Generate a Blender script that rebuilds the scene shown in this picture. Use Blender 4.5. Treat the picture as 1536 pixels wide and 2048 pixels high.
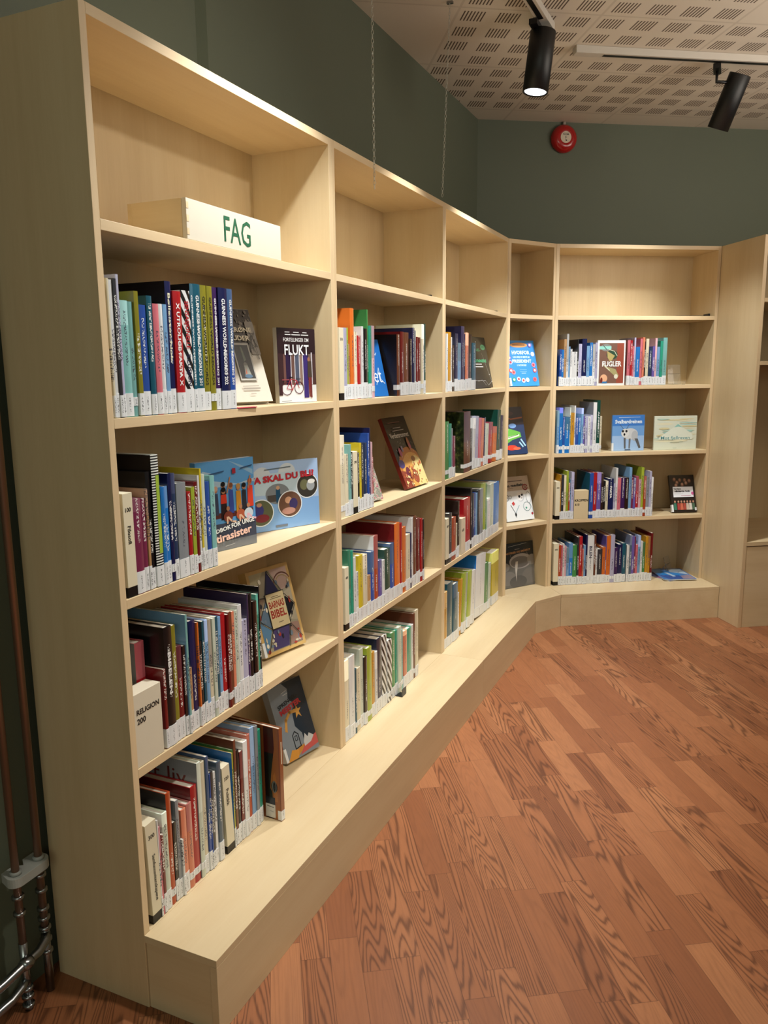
import bpy, math, random
from mathutils import Vector, Matrix
random.seed(7)
for o in list(bpy.data.objects): bpy.data.objects.remove(o)
S = bpy.context.scene
COL = S.collection

# ---------------------------------------------------------------- camera
def make_camera():
    yaw, pitch, roll = 0.4241, -0.1762, -0.0099
    fw = Vector((-math.sin(yaw)*math.cos(pitch), math.cos(yaw)*math.cos(pitch), math.sin(pitch)))
    rt = Vector((math.cos(yaw), math.sin(yaw), 0)); up = rt.cross(fw)
    r2 = rt*math.cos(roll)+up*math.sin(roll); u2 = -rt*math.sin(roll)+up*math.cos(roll)
    m = Matrix((( r2.x, u2.x, -fw.x, 1.1431), (r2.y, u2.y, -fw.y, -1.2014), (r2.z, u2.z, -fw.z, 1.4232), (0, 0, 0, 1)))
    cd = bpy.data.cameras.new('camera'); cd.sensor_fit = 'HORIZONTAL'; cd.sensor_width = 36; cd.lens = 36*1568.0/1536
    cd.clip_start = .02
    c = bpy.data.objects.new('camera', cd); COL.objects.link(c); c.matrix_world = m
    S.camera = c
make_camera()

# ---------------------------------------------------------------- view, world, lights
S.view_settings.view_transform = 'Standard'; S.view_settings.look = 'None'
S.view_settings.gamma = 1; S.view_settings.use_curve_mapping = False
S.view_settings.exposure = 0.0
w = bpy.data.worlds.new('world'); S.world = w; w.use_nodes = True
w.node_tree.nodes['Background'].inputs[0].default_value = (.96, .98, .80, 1)
w.node_tree.nodes['Background'].inputs[1].default_value = .12
def spot(name, loc, target, power, deg, blend=.6, col=(1, .93, .84), r=.035):
    l = bpy.data.lights.new(name, 'SPOT'); l.energy = power; l.spot_size = math.radians(deg); l.spot_blend = blend
    l.color = col; l.shadow_soft_size = r
    o = bpy.data.objects.new(name, l); COL.objects.link(o); o.location = loc
    o.rotation_euler = (Vector(target)-Vector(loc)).to_track_quat('-Z', 'Y').to_euler()
def area(name, loc, target, power, sx, sy, col):
    l = bpy.data.lights.new(name, 'AREA'); l.shape = 'RECTANGLE'; l.size = sx; l.size_y = sy; l.energy = power; l.color = col
    o = bpy.data.objects.new(name, l); COL.objects.link(o); o.location = loc
    o.rotation_euler = (Vector(target)-Vector(loc)).to_track_quat('-Z', 'Y').to_euler()
NW = (.96, .985, .965)
spot('spot_nearer_track', (.316, 2.145, 2.505), (.25, 2.55, .6), 115, 88, .7, NW)
spot('spot_far_track', (.968, 3.015, 2.505), (.45, 3.33, .8), 95, 88, .8, NW)
spot('spot_track_second', (.33, 1.55, 2.52), (.08, 1.50, .8), 95, 72, .7, NW)
spot('spot_track_third', (.36, .62, 2.52), (.04, .52, 1.0), 104, 92, .8, NW)
spot('spot_room_track', (2.1, 1.1, 2.72), (0, .6, 1.6), 52, 60, .8, (1, .94, .84), .06)
spot('spot_floor', (1.2, .3, 2.72), (.78, .8, 0), 115, 80, .9, (1, .93, .82), .06)
area('added_fill_behind_camera', (2.2, -3.4, 2.1), (.4, 0, 1.7), 24, 2.6, 1.0, (.92, 1, .82))  # unseen fill light, added to lift the near side panel and walls
area('added_ceiling_fill', (2.7, 2.2, 2.35), (2.5, 2.3, 2.8), 42, 1.6, 1.6, (1, .90, .78))  # upward fill added out of view to brighten the right of the ceiling

# ---------------------------------------------------------------- measures
UW, DEP, TH = 0.9788, 0.2738, 0.018
ZT, ZA, ZB, ZC, ZD, ZE = 2.10, 1.7198, 1.3371, 0.9596, 0.5771, 0.1851
HC = 2.803
A4, A5, W4, W5 = 0.5683, 0.9952, 0.3461, 0.967
P3 = Vector((0, 3*UW, 0)); U4 = Vector((math.sin(A4), math.cos(A4), 0)); N4 = Vector((math.cos(A4), -math.sin(A4), 0))
P4 = P3+U4*W4; U5 = Vector((math.sin(A5), math.cos(A5), 0)); N5 = Vector((math.cos(A5), -math.sin(A5), 0)); P5 = P4+U5*W5
FR = {1: (Vector((0, 0, 0)), 0, UW), 2: (Vector((0, UW, 0)), 0, UW), 3: (Vector((0, 2*UW, 0)), 0, UW), 4: (P3, -A4, W4), 5: (P4, -A5, W5)}
def place(unit, s, n, z):
    o, a, _ = FR[unit]; N = Vector((math.cos(a), math.sin(a), 0)); U = Vector((-math.sin(a), math.cos(a), 0))
    return o+U*s+N*n+Vector((0, 0, z))

# ---------------------------------------------------------------- mesh helpers
def lin(h):
    v = [int(h[i:i+2], 16)/255 for i in (0, 2, 4)]
    return tuple(c/12.92 if c <= .04045 else ((c+.055)/1.055)**2.4 for c in v)+(1,)
class MB:
    def __init__(s): s.v = []; s.f = []; s.m = []
    def box(s, a, b, mi=0):
        x0, y0, z0 = a; x1, y1, z1 = b; n = len(s.v)
        s.v += [(x0, y0, z0), (x1, y0, z0), (x1, y1, z0), (x0, y1, z0), (x0, y0, z1), (x1, y0, z1), (x1, y1, z1), (x0, y1, z1)]
        for q in ((3, 2, 1, 0), (4, 5, 6, 7), (0, 1, 5, 4), (1, 2, 6, 5), (2, 3, 7, 6), (3, 0, 4, 7)):
            s.f.append([n+i for i in q]); s.m.append(mi)
        return s
    def prism(s, pts, z0, z1, mi=0, side=None):
        n = len(s.v); k = len(pts)
        s.v += [(x, y, z0) for x, y in pts]+[(x, y, z1) for x, y in pts]
        s.f.append([n+i for i in range(k)][::-1]); s.m.append(mi); s.f.append([n+k+i for i in range(k)]); s.m.append(mi)
        for i in range(k):
            j = (i+1) % k; s.f.append([n+i, n+j, n+k+j, n+k+i]); s.m.append(side[i] if side else mi)
        return s
    def tube(s, path, r, seg=12, mi=0, cap=True):
        P = [Vector(p) for p in path]; rs = r if isinstance(r, (list, tuple)) else [r]*len(P); base = len(s.v); ref = None
        for i, p in enumerate(P):
            t = (P[min(i+1, len(P)-1)]-P[max(i-1, 0)]).normalized()
            if ref is None: ref = Vector((1, 0, 0)) if abs(t.x) < .8 else Vector((0, 1, 0))
            a = (ref-t*ref.dot(t)).normalized(); ref = a; b = t.cross(a)
            for k in range(seg):
                q = p+(a*math.cos(2*math.pi*k/seg)+b*math.sin(2*math.pi*k/seg))*rs[i]; s.v.append(tuple(q))
        for i in range(len(P)-1):
            for k in range(seg):
                l = (k+1) % seg; s.f.append([base+i*seg+k, base+i*seg+l, base+(i+1)*seg+l, base+(i+1)*seg+k]); s.m.append(mi)
        if cap:
            s.f.append([base+k for k in range(seg)][::-1]); s.m.append(mi)
            s.f.append([base+(len(P)-1)*seg+k for k in range(seg)]); s.m.append(mi)
        return s
    def build(s, name, mats, parent=None, smooth=False, bevel=0, loc=None, rot=None, **kw):
        me = bpy.data.meshes.new(name); me.from_pydata([tuple(p) for p in s.v], [], s.f)
        for m in (mats if isinstance(mats, (list, tuple)) else [mats]): me.materials.append(m)
        me.polygons.foreach_set('material_index', s.m); me.update()
        if smooth: me.polygons.foreach_set('use_smooth', [True]*len(me.polygons))
        o = bpy.data.objects.new(name, me); COL.objects.link(o)
        if parent: o.parent = parent
        if loc: o.location = loc
        if rot: o.rotation_euler = rot
        if bevel:
            b = o.modifiers.new('bevel', 'BEVEL'); b.width = bevel; b.segments = 2; b.limit_method = 'ANGLE'
        for k, v in kw.items(): o[k] = v
        return o
def thing(name, label, cat, loc=(0, 0, 0), rot=(0, 0, 0), group=None):
    o = bpy.data.objects.new(name, None); COL.objects.link(o); o.empty_display_size = .03
    o.location = loc; o.rotation_euler = rot; o['label'] = label; o['category'] = cat
    if group: o['group'] = group
    return o
def text_geo(body, bold=0.0, _c={}):
    key = (body, bold)
    if key not in _c:
        cu = bpy.data.curves.new('lettering', 'FONT'); cu.body = body; cu.size = 1; cu.offset = bold; cu.resolution_u = 2
        o = bpy.data.objects.new('lettering', cu); COL.objects.link(o)
        dg = bpy.context.evaluated_depsgraph_get(); me = o.evaluated_get(dg).to_mesh()
        V = [tuple(v.co) for v in me.vertices]; F = [list(p.vertices) for p in me.polygons]
        o.evaluated_get(dg).to_mesh_clear(); bpy.data.objects.remove(o); bpy.data.curves.remove(cu)
        xs = [v[0] for v in V]; ys = [v[1] for v in V]
        _c[key] = (V, F, min(xs), max(xs), min(ys), max(ys))
    return _c[key]
def fit_text(body, w, h, bold=0.0, stretch=1.0):
    """2-D points centred on the origin, scaled to sit inside w x h"""
    V, F, x0, x1, y0, y1 = text_geo(body, bold)
    sx = w/(x1-x0); sy = h/(y1-y0); k = min(sx, sy); kx = min(sx, k*stretch); ky = min(sy, k*stretch)
    return [((v[0]-(x0+x1)/2)*kx, (v[1]-(y0+y1)/2)*ky) for v in V], F

# ---------------------------------------------------------------- node materials
class NT:
    def __init__(s, name):
        s.mat = bpy.data.materials.new(name); s.mat.use_nodes = True; s.t = s.mat.node_tree; s.bsdf = s.t.nodes['Principled BSDF']
    def n(s, ty, **kw):
        x = s.t.nodes.new(ty)
        for k, v in kw.items(): setattr(x, k, v)
        return x
    def link(s, a, b): s.t.links.new(a, b)
    def val(s, sock, v):
        if hasattr(v, 'is_linked'): s.link(v, sock)
        else: sock.default_value = v
    def math(s, op, a, b=0.0, c=None):
        x = s.n('ShaderNodeMath', operation=op); s.val(x.inputs[0], a); s.val(x.inputs[1], b)
        if c is not None: s.val(x.inputs[2], c)
        return x.outputs[0]
    def mix(s, f, a, b, mode='MIX'):
        x = s.n('ShaderNodeMix', data_type='RGBA', blend_type=mode); s.val(x.inputs[0], f); s.val(x.inputs[6], a); s.val(x.inputs[7], b)
        return x.outputs[2]
    def noise(s, vec, scale, detail=3, rough=.5):
        x = s.n('ShaderNodeTexNoise'); s.link(vec, x.inputs['Vector']); x.inputs['Scale'].default_value = scale
        x.inputs['Detail'].default_value = detail; x.inputs['Roughness'].default_value = rough; return x.outputs[0]
    def coord(s, which='Object'): return s.n('ShaderNodeTexCoord').outputs[which]
    def xyz(s, v):
        x = s.n('ShaderNodeSeparateXYZ'); s.link(v, x.inputs[0]); return x.outputs
    def comb(s, a, b, c=0.0):
        x = s.n('ShaderNodeCombineXYZ'); s.val(x.inputs[0], a); s.val(x.inputs[1], b); s.val(x.inputs[2], c); return x.outputs[0]
    def white(s, v):
        x = s.n('ShaderNodeTexWhiteNoise', noise_dimensions='3D'); s.link(v, x.inputs[0]); return x.outputs[0]
    def ramp(s, f, stops):
        x = s.n('ShaderNodeValToRGB'); s.link(f, x.inputs[0]); e = x.color_ramp.elements
        while len(e) < len(stops): e.new(.5)
        for i, (p, c) in enumerate(stops): e[i].position = p; e[i].color = c
        return x.outputs[0]
    def out(s, color, rough=.5, bump=None, bs=.1, metal=0, coat=0, dist=.002):
        s.val(s.bsdf.inputs['Base Color'], color); s.val(s.bsdf.inputs['Roughness'], rough); s.bsdf.inputs['Metallic'].default_value = metal
        if coat: s.bsdf.inputs['Coat Weight'].default_value = coat; s.bsdf.inputs['Coat Roughness'].default_value = .12
        if bump is not None:
            b = s.n('ShaderNodeBump'); b.inputs['Strength'].default_value = bs; b.inputs['Distance'].default_value = dist
            s.link(bump, b.inputs['Height']); s.link(b.outputs[0], s.bsdf.inputs['Normal'])
        return s.mat
_plain = {}
def plain(hexc, rough=.4, name=None, metal=0, coat=0):
    k = (hexc, rough, metal, coat)
    if k not in _plain:
        t = NT(name or 'print_'+hexc); v = t.noise(t.coord(), 40, 2)
        c = t.mix(t.math('MULTIPLY', v, .12), lin(hexc), tuple(x*.7 for x in lin(hexc)[:3])+(1,))
        _plain[k] = t.out(c, rough, metal=metal, coat=coat)
    return _plain[k]
def birch(axis, edge=False):
    t = NT('birch_'+axis+('_edge' if edge else '')); p = t.xyz(t.coord())
    k = {'x': (.6, 9, 9), 'y': (9, .6, 9), 'z': (9, 9, .6)}[axis]
    v = t.comb(t.math('MULTIPLY', p[0], k[0]), t.math('MULTIPLY', p[1], k[1]), t.math('MULTIPLY', p[2], k[2]))
    oi = t.n('ShaderNodeObjectInfo'); add = t.n('ShaderNodeVectorMath', operation='ADD'); t.link(v, add.inputs[0])
    t.link(t.comb(t.math('MULTIPLY', oi.outputs['Random'], 37), 3.0, t.math('MULTIPLY', oi.outputs['Random'], 11)), add.inputs[1]); v = add.outputs[0]
    a = t.noise(v, 1.1, 3, .6); b = t.noise(v, 14, 3, .7)
    f = t.math('ADD', t.math('MULTIPLY', a, .75), t.math('MULTIPLY', b, .25))
    if edge: c = t.ramp(f, [(.3, (.62, .45, .26, 1)), (.7, (.76, .59, .37, 1))])
    else: c = t.ramp(f, [(.28, (.575, .43, .245, 1)), (.5, (.64, .495, .295, 1)), (.75, (.685, .55, .345, 1))])
    return t.out(c, .42, b, .04)
BX, BY, BZ, BE = birch('x'), birch('y'), birch('z'), birch('y', True)
BEZ = birch('z', True)
def wall_mat():
    t = NT('green_wall_paint'); v = t.coord(); a = t.noise(v, 180, 3); b = t.noise(v, 2.0, 2)
    return t.out(t.mix(b, (.100, .116, .078, 1), (.113, .130, .090, 1)), .62, a, .15)
def floor_mat():
    t = NT('oak_strip_laminate'); p = t.xyz(t.coord())
    L = t.math('ADD', t.math('MULTIPLY', p[0], .534), t.math('MULTIPLY', p[1], -.845))
    Cc = t.math('ADD', t.math('MULTIPLY', p[0], .845), t.math('MULTIPLY', p[1], .534))
    r = t.math('DIVIDE', t.math('ADD', Cc, 5.018), .0735); row = t.math('FLOOR', r); fr = t.math('FRACT', r)
    ro = t.white(t.comb(row, 3.3, 1.1)); ro2 = t.white(t.comb(row, 8.1, 4.4))
    ln = t.math('ADD', t.math('MULTIPLY', ro2, .16), .36)
    q = t.math('DIVIDE', t.math('ADD', L, t.math('ADD', t.math('MULTIPLY', ro, .9), 7)), ln); cid = t.math('FLOOR', q); fq = t.math('FRACT', q)
    rnd = t.white(t.comb(row, cid, 2.2)); rnd2 = t.white(t.comb(row, cid, 9.7))
    base = t.ramp(rnd, [(0, (.27, .094, .039, 1)), (.35, (.36, .135, .056, 1)), (.7, (.42, .165, .070, 1)), (1, (.49, .21, .092, 1))])
    off = t.math('MULTIPLY', rnd, 31.0)
    gv = t.comb(t.math('MULTIPLY', Cc, 1.0), t.math('MULTIPLY', L, .16), off); g = t.noise(gv, 42, 4, .6)
    fine = t.noise(t.comb(Cc, t.math('MULTIPLY', L, .045), off), 260, 2, .6)
    wob = t.noise(t.comb(t.math('MULTIPLY', Cc, 1.5), t.math('MULTIPLY', L, .11), off), 10, 1, .3)
    ring = t.math('SINE', t.math('ADD', t.math('MULTIPLY', wob, 150.0), t.math('MULTIPLY', fine, 2.2)))
    ring = t.math('POWER', t.math('ADD', t.math('MULTIPLY', ring, .5), .5), 3.0)
    fig = t.math('MULTIPLY', ring, t.math('ADD', t.math('MULTIPLY', t.math('GREATER_THAN', rnd2, .5), .58), .15))
    c = t.mix(t.math('MULTIPLY', g, .5), base, (.19, .066, .026, 1)); c = t.mix(t.math('MULTIPLY', fine, .42), c, (.16, .055, .02, 1))
    c = t.mix(fig, c, (.075, .024, .010, 1))
    d1 = t.math('MINIMUM', fr, t.math('SUBTRACT', 1.0, fr)); d2 = t.math('MULTIPLY', t.math('MINIMUM', fq, t.math('SUBTRACT', 1.0, fq)), 5.5)
    seam = t.math('LESS_THAN', t.math('MINIMUM', d1, d2), .012)
    c = t.mix(t.math('MULTIPLY', seam, .45), c, (.05, .016, .007, 1))
    return t.out(c, t.math('ADD', t.math('MULTIPLY', g, .15), .33), t.math('SUBTRACT', fine, seam), .06)
def ceiling_mat():
    t = NT('perforated_ceiling_tiles'); p = t.xyz(t.coord())
    U = t.math('ADD', t.math('MULTIPLY', p[0], .842), t.math('MULTIPLY', p[1], .539)); V = t.math('ADD', t.math('MULTIPLY', p[0], -.539), t.math('MULTIPLY', p[1], .842))
    tu = t.math('DIVIDE', t.math('SUBTRACT', U, 1.103), .572); tv = t.math('DIVIDE', t.math('SUBTRACT', V, 2.17), .572)
    fu = t.math('FRACT', t.math('MULTIPLY', tu, 4)); fv = t.math('FRACT', t.math('MULTIPLY', tv, 4))
    inu = t.math('MULTIPLY', t.math('GREATER_THAN', fu, .17), t.math('LESS_THAN', fu, .83)); inv = t.math('MULTIPLY', t.math('GREATER_THAN', fv, .2), t.math('LESS_THAN', fv, .8))
    st = t.math('LESS_THAN', t.math('FRACT', t.math('MULTIPLY', t.math('SUBTRACT', fu, .17), 10.6)), .42)
    m = t.math('MULTIPLY', t.math('MULTIPLY', inu, inv), st)
    reg = t.math('MULTIPLY', t.math('GREATER_THAN', tu, 0), t.math('LESS_THAN', tv, 1))
    pl = t.math('MULTIPLY', t.math('MULTIPLY', t.math('GREATER_THAN', tu, 2.0), t.math('LESS_THAN', tu, 3)), t.math('MULTIPLY', t.math('GREATER_THAN', tv, -2), t.math('LESS_THAN', tv, -1)))
    m = t.math('MULTIPLY', t.math('MULTIPLY', m, reg), t.math('SUBTRACT', 1, pl))
    au = t.math('FRACT', tu); av = t.math('FRACT', tv)
    gr = t.math('MINIMUM', t.math('MINIMUM', au, t.math('SUBTRACT', 1, au)), t.math('MINIMUM', av, t.math('SUBTRACT', 1, av)))
    gm = t.math('LESS_THAN', gr, .009)
    c = t.mix(t.noise(t.coord(), 3, 2), (.66, .60, .52, 1), (.72, .66, .57, 1)); c = t.mix(t.math('MULTIPLY', gm, .3), c, (.38, .33, .27, 1)); c = t.mix(m, c, (.10, .07, .05, 1))
    return t.out(c, .8, t.math('SUBTRACT', 0.0, t.math('MAXIMUM', m, gm)), .5)
def cover_mat():
    """spines and boards: colour comes from the object, with a second colour band, title flecks and a gloss film"""
    t = NT('book_cover_film'); oi = t.n('ShaderNodeObjectInfo'); p = t.xyz(t.coord()); rnd = oi.outputs['Random']; c = oi.outputs['Color']
    lum = t.n('ShaderNodeRGBToBW'); t.link(c, lum.inputs[0]); dark = t.math('GREATER_THAN', lum.outputs[0], .22)
    zo = t.math('ADD', t.math('MULTIPLY', rnd, .05), .07); z1 = t.math('ADD', zo, t.math('ADD', t.math('MULTIPLY', rnd, .07), .06))
    front = t.math('GREATER_THAN', p[0], -.0045)
    nz = t.noise(t.comb(t.math('MULTIPLY', p[1], 1.0), t.math('MULTIPLY', p[2], 1.0), t.math('MULTIPLY', rnd, 50)), 330, 1, .3)
    m = t.math('MULTIPLY', t.math('GREATER_THAN', nz, .52), t.math('LESS_THAN', t.math('ABSOLUTE', p[1]), .0034))
    m = t.math('MULTIPLY', m, t.math('MULTIPLY', t.math('GREATER_THAN', p[2], zo), t.math('LESS_THAN', p[2], z1))); m = t.math('MULTIPLY', m, front)
    r2 = t.math('FRACT', t.math('MULTIPLY', rnd, 7.31)); h2 = t.math('FRACT', t.math('MULTIPLY', rnd, 13.7))
    band = t.math('MULTIPLY', t.math('GREATER_THAN', p[2], t.math('ADD', t.math('MULTIPLY', h2, .1), .13)), t.math('LESS_THAN', r2, .28))
    hs = t.n('ShaderNodeHueSaturation'); t.val(hs.inputs['Hue'], t.math('ADD', t.math('MULTIPLY', h2, .1), .45)); t.val(hs.inputs['Value'], t.math('ADD', t.math('MULTIPLY', h2, 2.0), .4)); hs.inputs['Saturation'].default_value = .75; t.link(c, hs.inputs['Color'])
    blot = t.noise(t.comb(p[0], t.math('MULTIPLY', p[1], 1.0), t.math('ADD', p[2], t.math('MULTIPLY', rnd, 9))), 18, 3)
    c2 = t.mix(t.math('MULTIPLY', band, .75), c, hs.outputs[0]); c2 = t.mix(t.math('MULTIPLY', blot, .35), c2, t.mix(1.0, c2, (.45, .42, .40, 1), 'MULTIPLY'))
    txt = t.mix(dark, (.78, .78, .74, 1), (.05, .05, .08, 1))
    return t.out(t.mix(t.math('MULTIPLY', m, .85), c2, txt), .28, coat=.35)
def label_mat():
    t = NT('library_label'); p = t.xyz(t.coord()); oi = t.n('ShaderNodeObjectInfo'); rnd = oi.outputs['Random']
    nz = t.noise(t.comb(t.math('MULTIPLY', p[1], 1.0), t.math('MULTIPLY', p[2], 1.0), t.math('MULTIPLY', rnd, 50)), 520, 1, .3)
    m = t.math('MULTIPLY', t.math('GREATER_THAN', nz, .53), t.math('MULTIPLY', t.math('LESS_THAN', t.math('ABSOLUTE', p[1]), .0022), t.math('GREATER_THAN', p[0], -.004)))
    m = t.math('MULTIPLY', m, t.math('MULTIPLY', t.math('GREATER_THAN', p[2], .010), t.math('LESS_THAN', p[2], .040)))
    return t.out(t.mix(t.math('MULTIPLY', m, .8), (.74, .76, .78, 1), (.06, .06, .07, 1)), .3, coat=.3)
def mottle(name, cols, scale=25, detail=4, rough=.3):
    t = NT(name); f = t.noise(t.coord(), scale, detail, .65); k = len(cols)
    return t.out(t.ramp(f, [(.32+.36*i/(k-1), lin(c)) for i, c in enumerate(cols)]), rough, coat=.3)
def pages_mat():
    t = NT('page_edges'); p = t.xyz(t.coord()); f = t.noise(t.comb(t.math('MULTIPLY', p[1], 30), t.math('MULTIPLY', p[0], .5), t.math('MULTIPLY', p[2], .5)), 60, 2)
    return t.out(t.mix(f, (.80, .76, .66, 1), (.62, .57, .47, 1)), .8)
def striped(name, a, b, freq, axis=2, duty=.5, diag=0.0):
    t = NT(name); p = t.xyz(t.coord())
    q = t.math('ADD', p[axis], t.math('MULTIPLY', p[1], diag))
    return t.out(t.mix(t.math('GREATER_THAN', t.math('FRACT', t.math('MULTIPLY', q, freq)), duty), lin(a), lin(b)), .3, coat=.3)
M_WALL, M_FLOOR, M_CEIL, M_COVER, M_LABEL, M_PAGES = wall_mat(), floor_mat(), ceiling_mat(), cover_mat(), label_mat(), pages_mat()
M_JUNGLE = mottle('jungle_photo', ['0a0f08', '1d2a14', '2f3a1c', '6b7436'], 45, 6)
M_ZEBRA = striped('zebra_print', '111111', 'dcdcdc', 26, 2, .5, 1.6)
M_SPIRAL = striped('spiral_print', '141418', 'dfe3df', 170)
M_BLACK = plain('0b0b0d', .35, 'black_metal'); M_STEEL = plain('9a9da0', .25, 'steel', metal=1); M_COPPER = plain('a4826e', .38, 'copper_pipe', metal=.8)
M_TRACK = plain('c9c2b8', .5, 'white_track'); M_CREAM = plain('ddd3b8', .55, 'cream_card')
def acrylic():
    t = NT('clear_acrylic'); t.bsdf.inputs['Base Color'].default_value = (.98, .99, .99, 1); t.bsdf.inputs['Roughness'].default_value = .04
    t.bsdf.inputs['Transmission Weight'].default_value = .96; t.bsdf.inputs['IOR'].default_value = 1.3; return t.mat
M_ACR = acrylic()

# ---------------------------------------------------------------- the room
XW = -.2838; CY = 3.2778                       # left wall plane; corner with the back wall
WB = Vector((math.sin(1.004), math.cos(1.004), 0))   # back wall runs this way
NB = Vector((-WB.y, WB.x, 0))
CR = Vector((XW, CY, 0)); FAR = CR+WB*6.5
MB().prism([(XW-.2, -4.0), (6.5, -4.0), (6.5, FAR.y+1.5), (XW-.2, FAR.y+1.5)], -.08, 0).build('floor', M_FLOOR, kind='structure')
MB().prism([(XW-.2, -4.0), (6.5, -4.0), (6.5, FAR.y+1.5), (XW-.2, FAR.y+1.5)], HC, HC+.08).build('ceiling', M_CEIL, kind='structure')
MB().prism([(XW-.14, -4.0), (XW-.022, -4.0), (XW-.022, .765), (XW, .787), (XW, CY), (XW-.14, CY+.09)], 0, HC).build('wall_left', M_WALL, kind='structure')
a, b = CR, FAR
MB().prism([(a.x, a.y), (b.x, b.y), (b.x+NB.x*.14, b.y+NB.y*.14), (a.x+NB.x*.14-.14, a.y+NB.y*.14)], 0, HC).build('wall_back', M_WALL, kind='structure')

# ---------------------------------------------------------------- bookcases
def bookcase(label, unit):
    o, ang, W = FR[unit]
    r = thing('bookcase', label, 'bookcase', o, (0, 0, ang), 'birch bookcases along the walls')
    e = .0004
    for y0 in (e, W-TH-e):
        m = MB(); m.box((-DEP, y0, 0), (0, y0+TH, ZT)); m.m = [0]*6; m.m[3] = 1
        m.build('side_panel', [BZ, BEZ], r, bevel=.0008)
    MB().box((-DEP+.001, TH+e, ZE-.02), (-DEP+.009, W-TH-e, ZT-TH)).build('back_panel', BZ, r)
    def board(nm, z, t=.021):
        m = MB(); m.box((-DEP+.0095, TH+e, z-t), (0, W-TH-e, z)); m.m = [0]*6; m.m[3] = 1
        m.build(nm, [BY, BE], r, bevel=.0008)
    board('top_panel', ZT)
    for z in (ZA, ZB, ZC, ZD): board('shelf', z)
    board('base_shelf', ZE, .018)
    return r
bookcase('tall birch bookcase nearest the camera, its plain side panel facing the pipes', 1)
bookcase('second tall birch bookcase, behind the two hanging chains', 2)
bookcase('third tall birch bookcase, last of the straight run before the corner', 3)
bookcase('narrow birch bookcase angled across the corner with four displayed books', 4)
bookcase('wide birch bookcase facing the room on the back wall', 5)
# unit with a seat, deeper than the rest
D6, W6 = .66, 1.0
r6 = thing('bookcase', 'deep birch bookcase with a built-in seat at the right edge', 'bookcase', P5+N5*.389, (0, 0, -A5), 'birch bookcases along the walls')
for y0 in (.001, W6-TH):
    m = MB(); m.box((-D6, y0, 0), (0, y0+.020, ZT)); m.m = [0]*6; m.m[3] = 1; m.build('side_panel', [BZ, BEZ], r6, bevel=.0008)
MB().box((-D6+.001, .0215, .46), (-D6+.009, W6-TH-.0005, ZT-TH)).build('back_panel', BZ, r6)
for nm, z in (('top_panel', ZT), ('shelf', 1.785), ('shelf', 1.462)):
    m = MB(); m.box((-D6+.0095, .0215, z-.02), (0, W6-TH-.0005, z)); m.m = [0]*6; m.m[3] = 1; m.build(nm, [BY, BE], r6, bevel=.0008)
MB().box((-D6+.0095, .0215, .465), (.0, W6-TH-.0005, .487)).build('seat_board', BY, r6, bevel=.0008)
MB().box((-.022, .0215, 0.0), (-.003, W6-TH-.0005, .460)).build('front_panel', BY, r6, bevel=.0008)

# ---------------------------------------------------------------- bench step along the foot of the cases
def bench(label, back, front, ends=(), axis=BY):
    """back / front: world xy of the rear and front edges (left to right)"""
    o = Vector((*back[0], 0)); r = thing('bench_step', label, 'bench', o, group='bench step boxes')
    L = lambda p: (p[0]-o.x, p[1]-o.y)
    b0, b1, f0, f1 = map(Vector, (L(back[0]), L(back[1]), L(front[0]), L(front[1])))
    MB().prism([b0, f0, f1, b1], ZE-.018, ZE).build('top_board', axis, r, bevel=.0008)
    d = (f1-f0).normalized(); n = Vector((-d.y, d.x))          # towards the case
    g0, g1 = f0+n*.018+d*.0003, f1+n*.018-d*.0003
    MB().prism([f0, f1, g1, g0], 0, ZE-.0185).build('front_panel', axis, r, bevel=.0006)
    if ends:
        q0, q1 = b0+Vector((.001, .004)), f0+Vector((-.0185, .004))
        MB().prism([q0, q1, q1+Vector((0, .018)), q0+Vector((0, .018))], 0, ZE-.0185).build('end_panel', BX, r, bevel=.0006)
e = .0006
bench('long birch bench step in front of the nearest two bookcases', [(e, 0), (e, 1.935)], [(.196, 0), (.196, 1.935)], ends=(1,))
bench('birch bench step in front of the third bookcase, ending at the bend', [(e, 1.9362), (e, P3.y-.001)], [(.196, 1.9362), (.196, 2.895)])
k4 = P3+N4*e; k4b = P4+N4*e
bench('short angled birch bench step at the corner bookcase', [(k4.x+.001, k4.y+.001), (k4b.x, k4b.y)], [(.197, 2.8965), (.296, 3.078)])
k5 = P4+N5*e; k5b = P5+N5*e
bench('birch bench step below the wide bookcase on the back wall', [(k5.x+.001, k5.y), (k5b.x-.0005, k5b.y)], [(.297, 3.0795), tuple((P5+N5*.1955-U5*.0015)[:2])])

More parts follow.
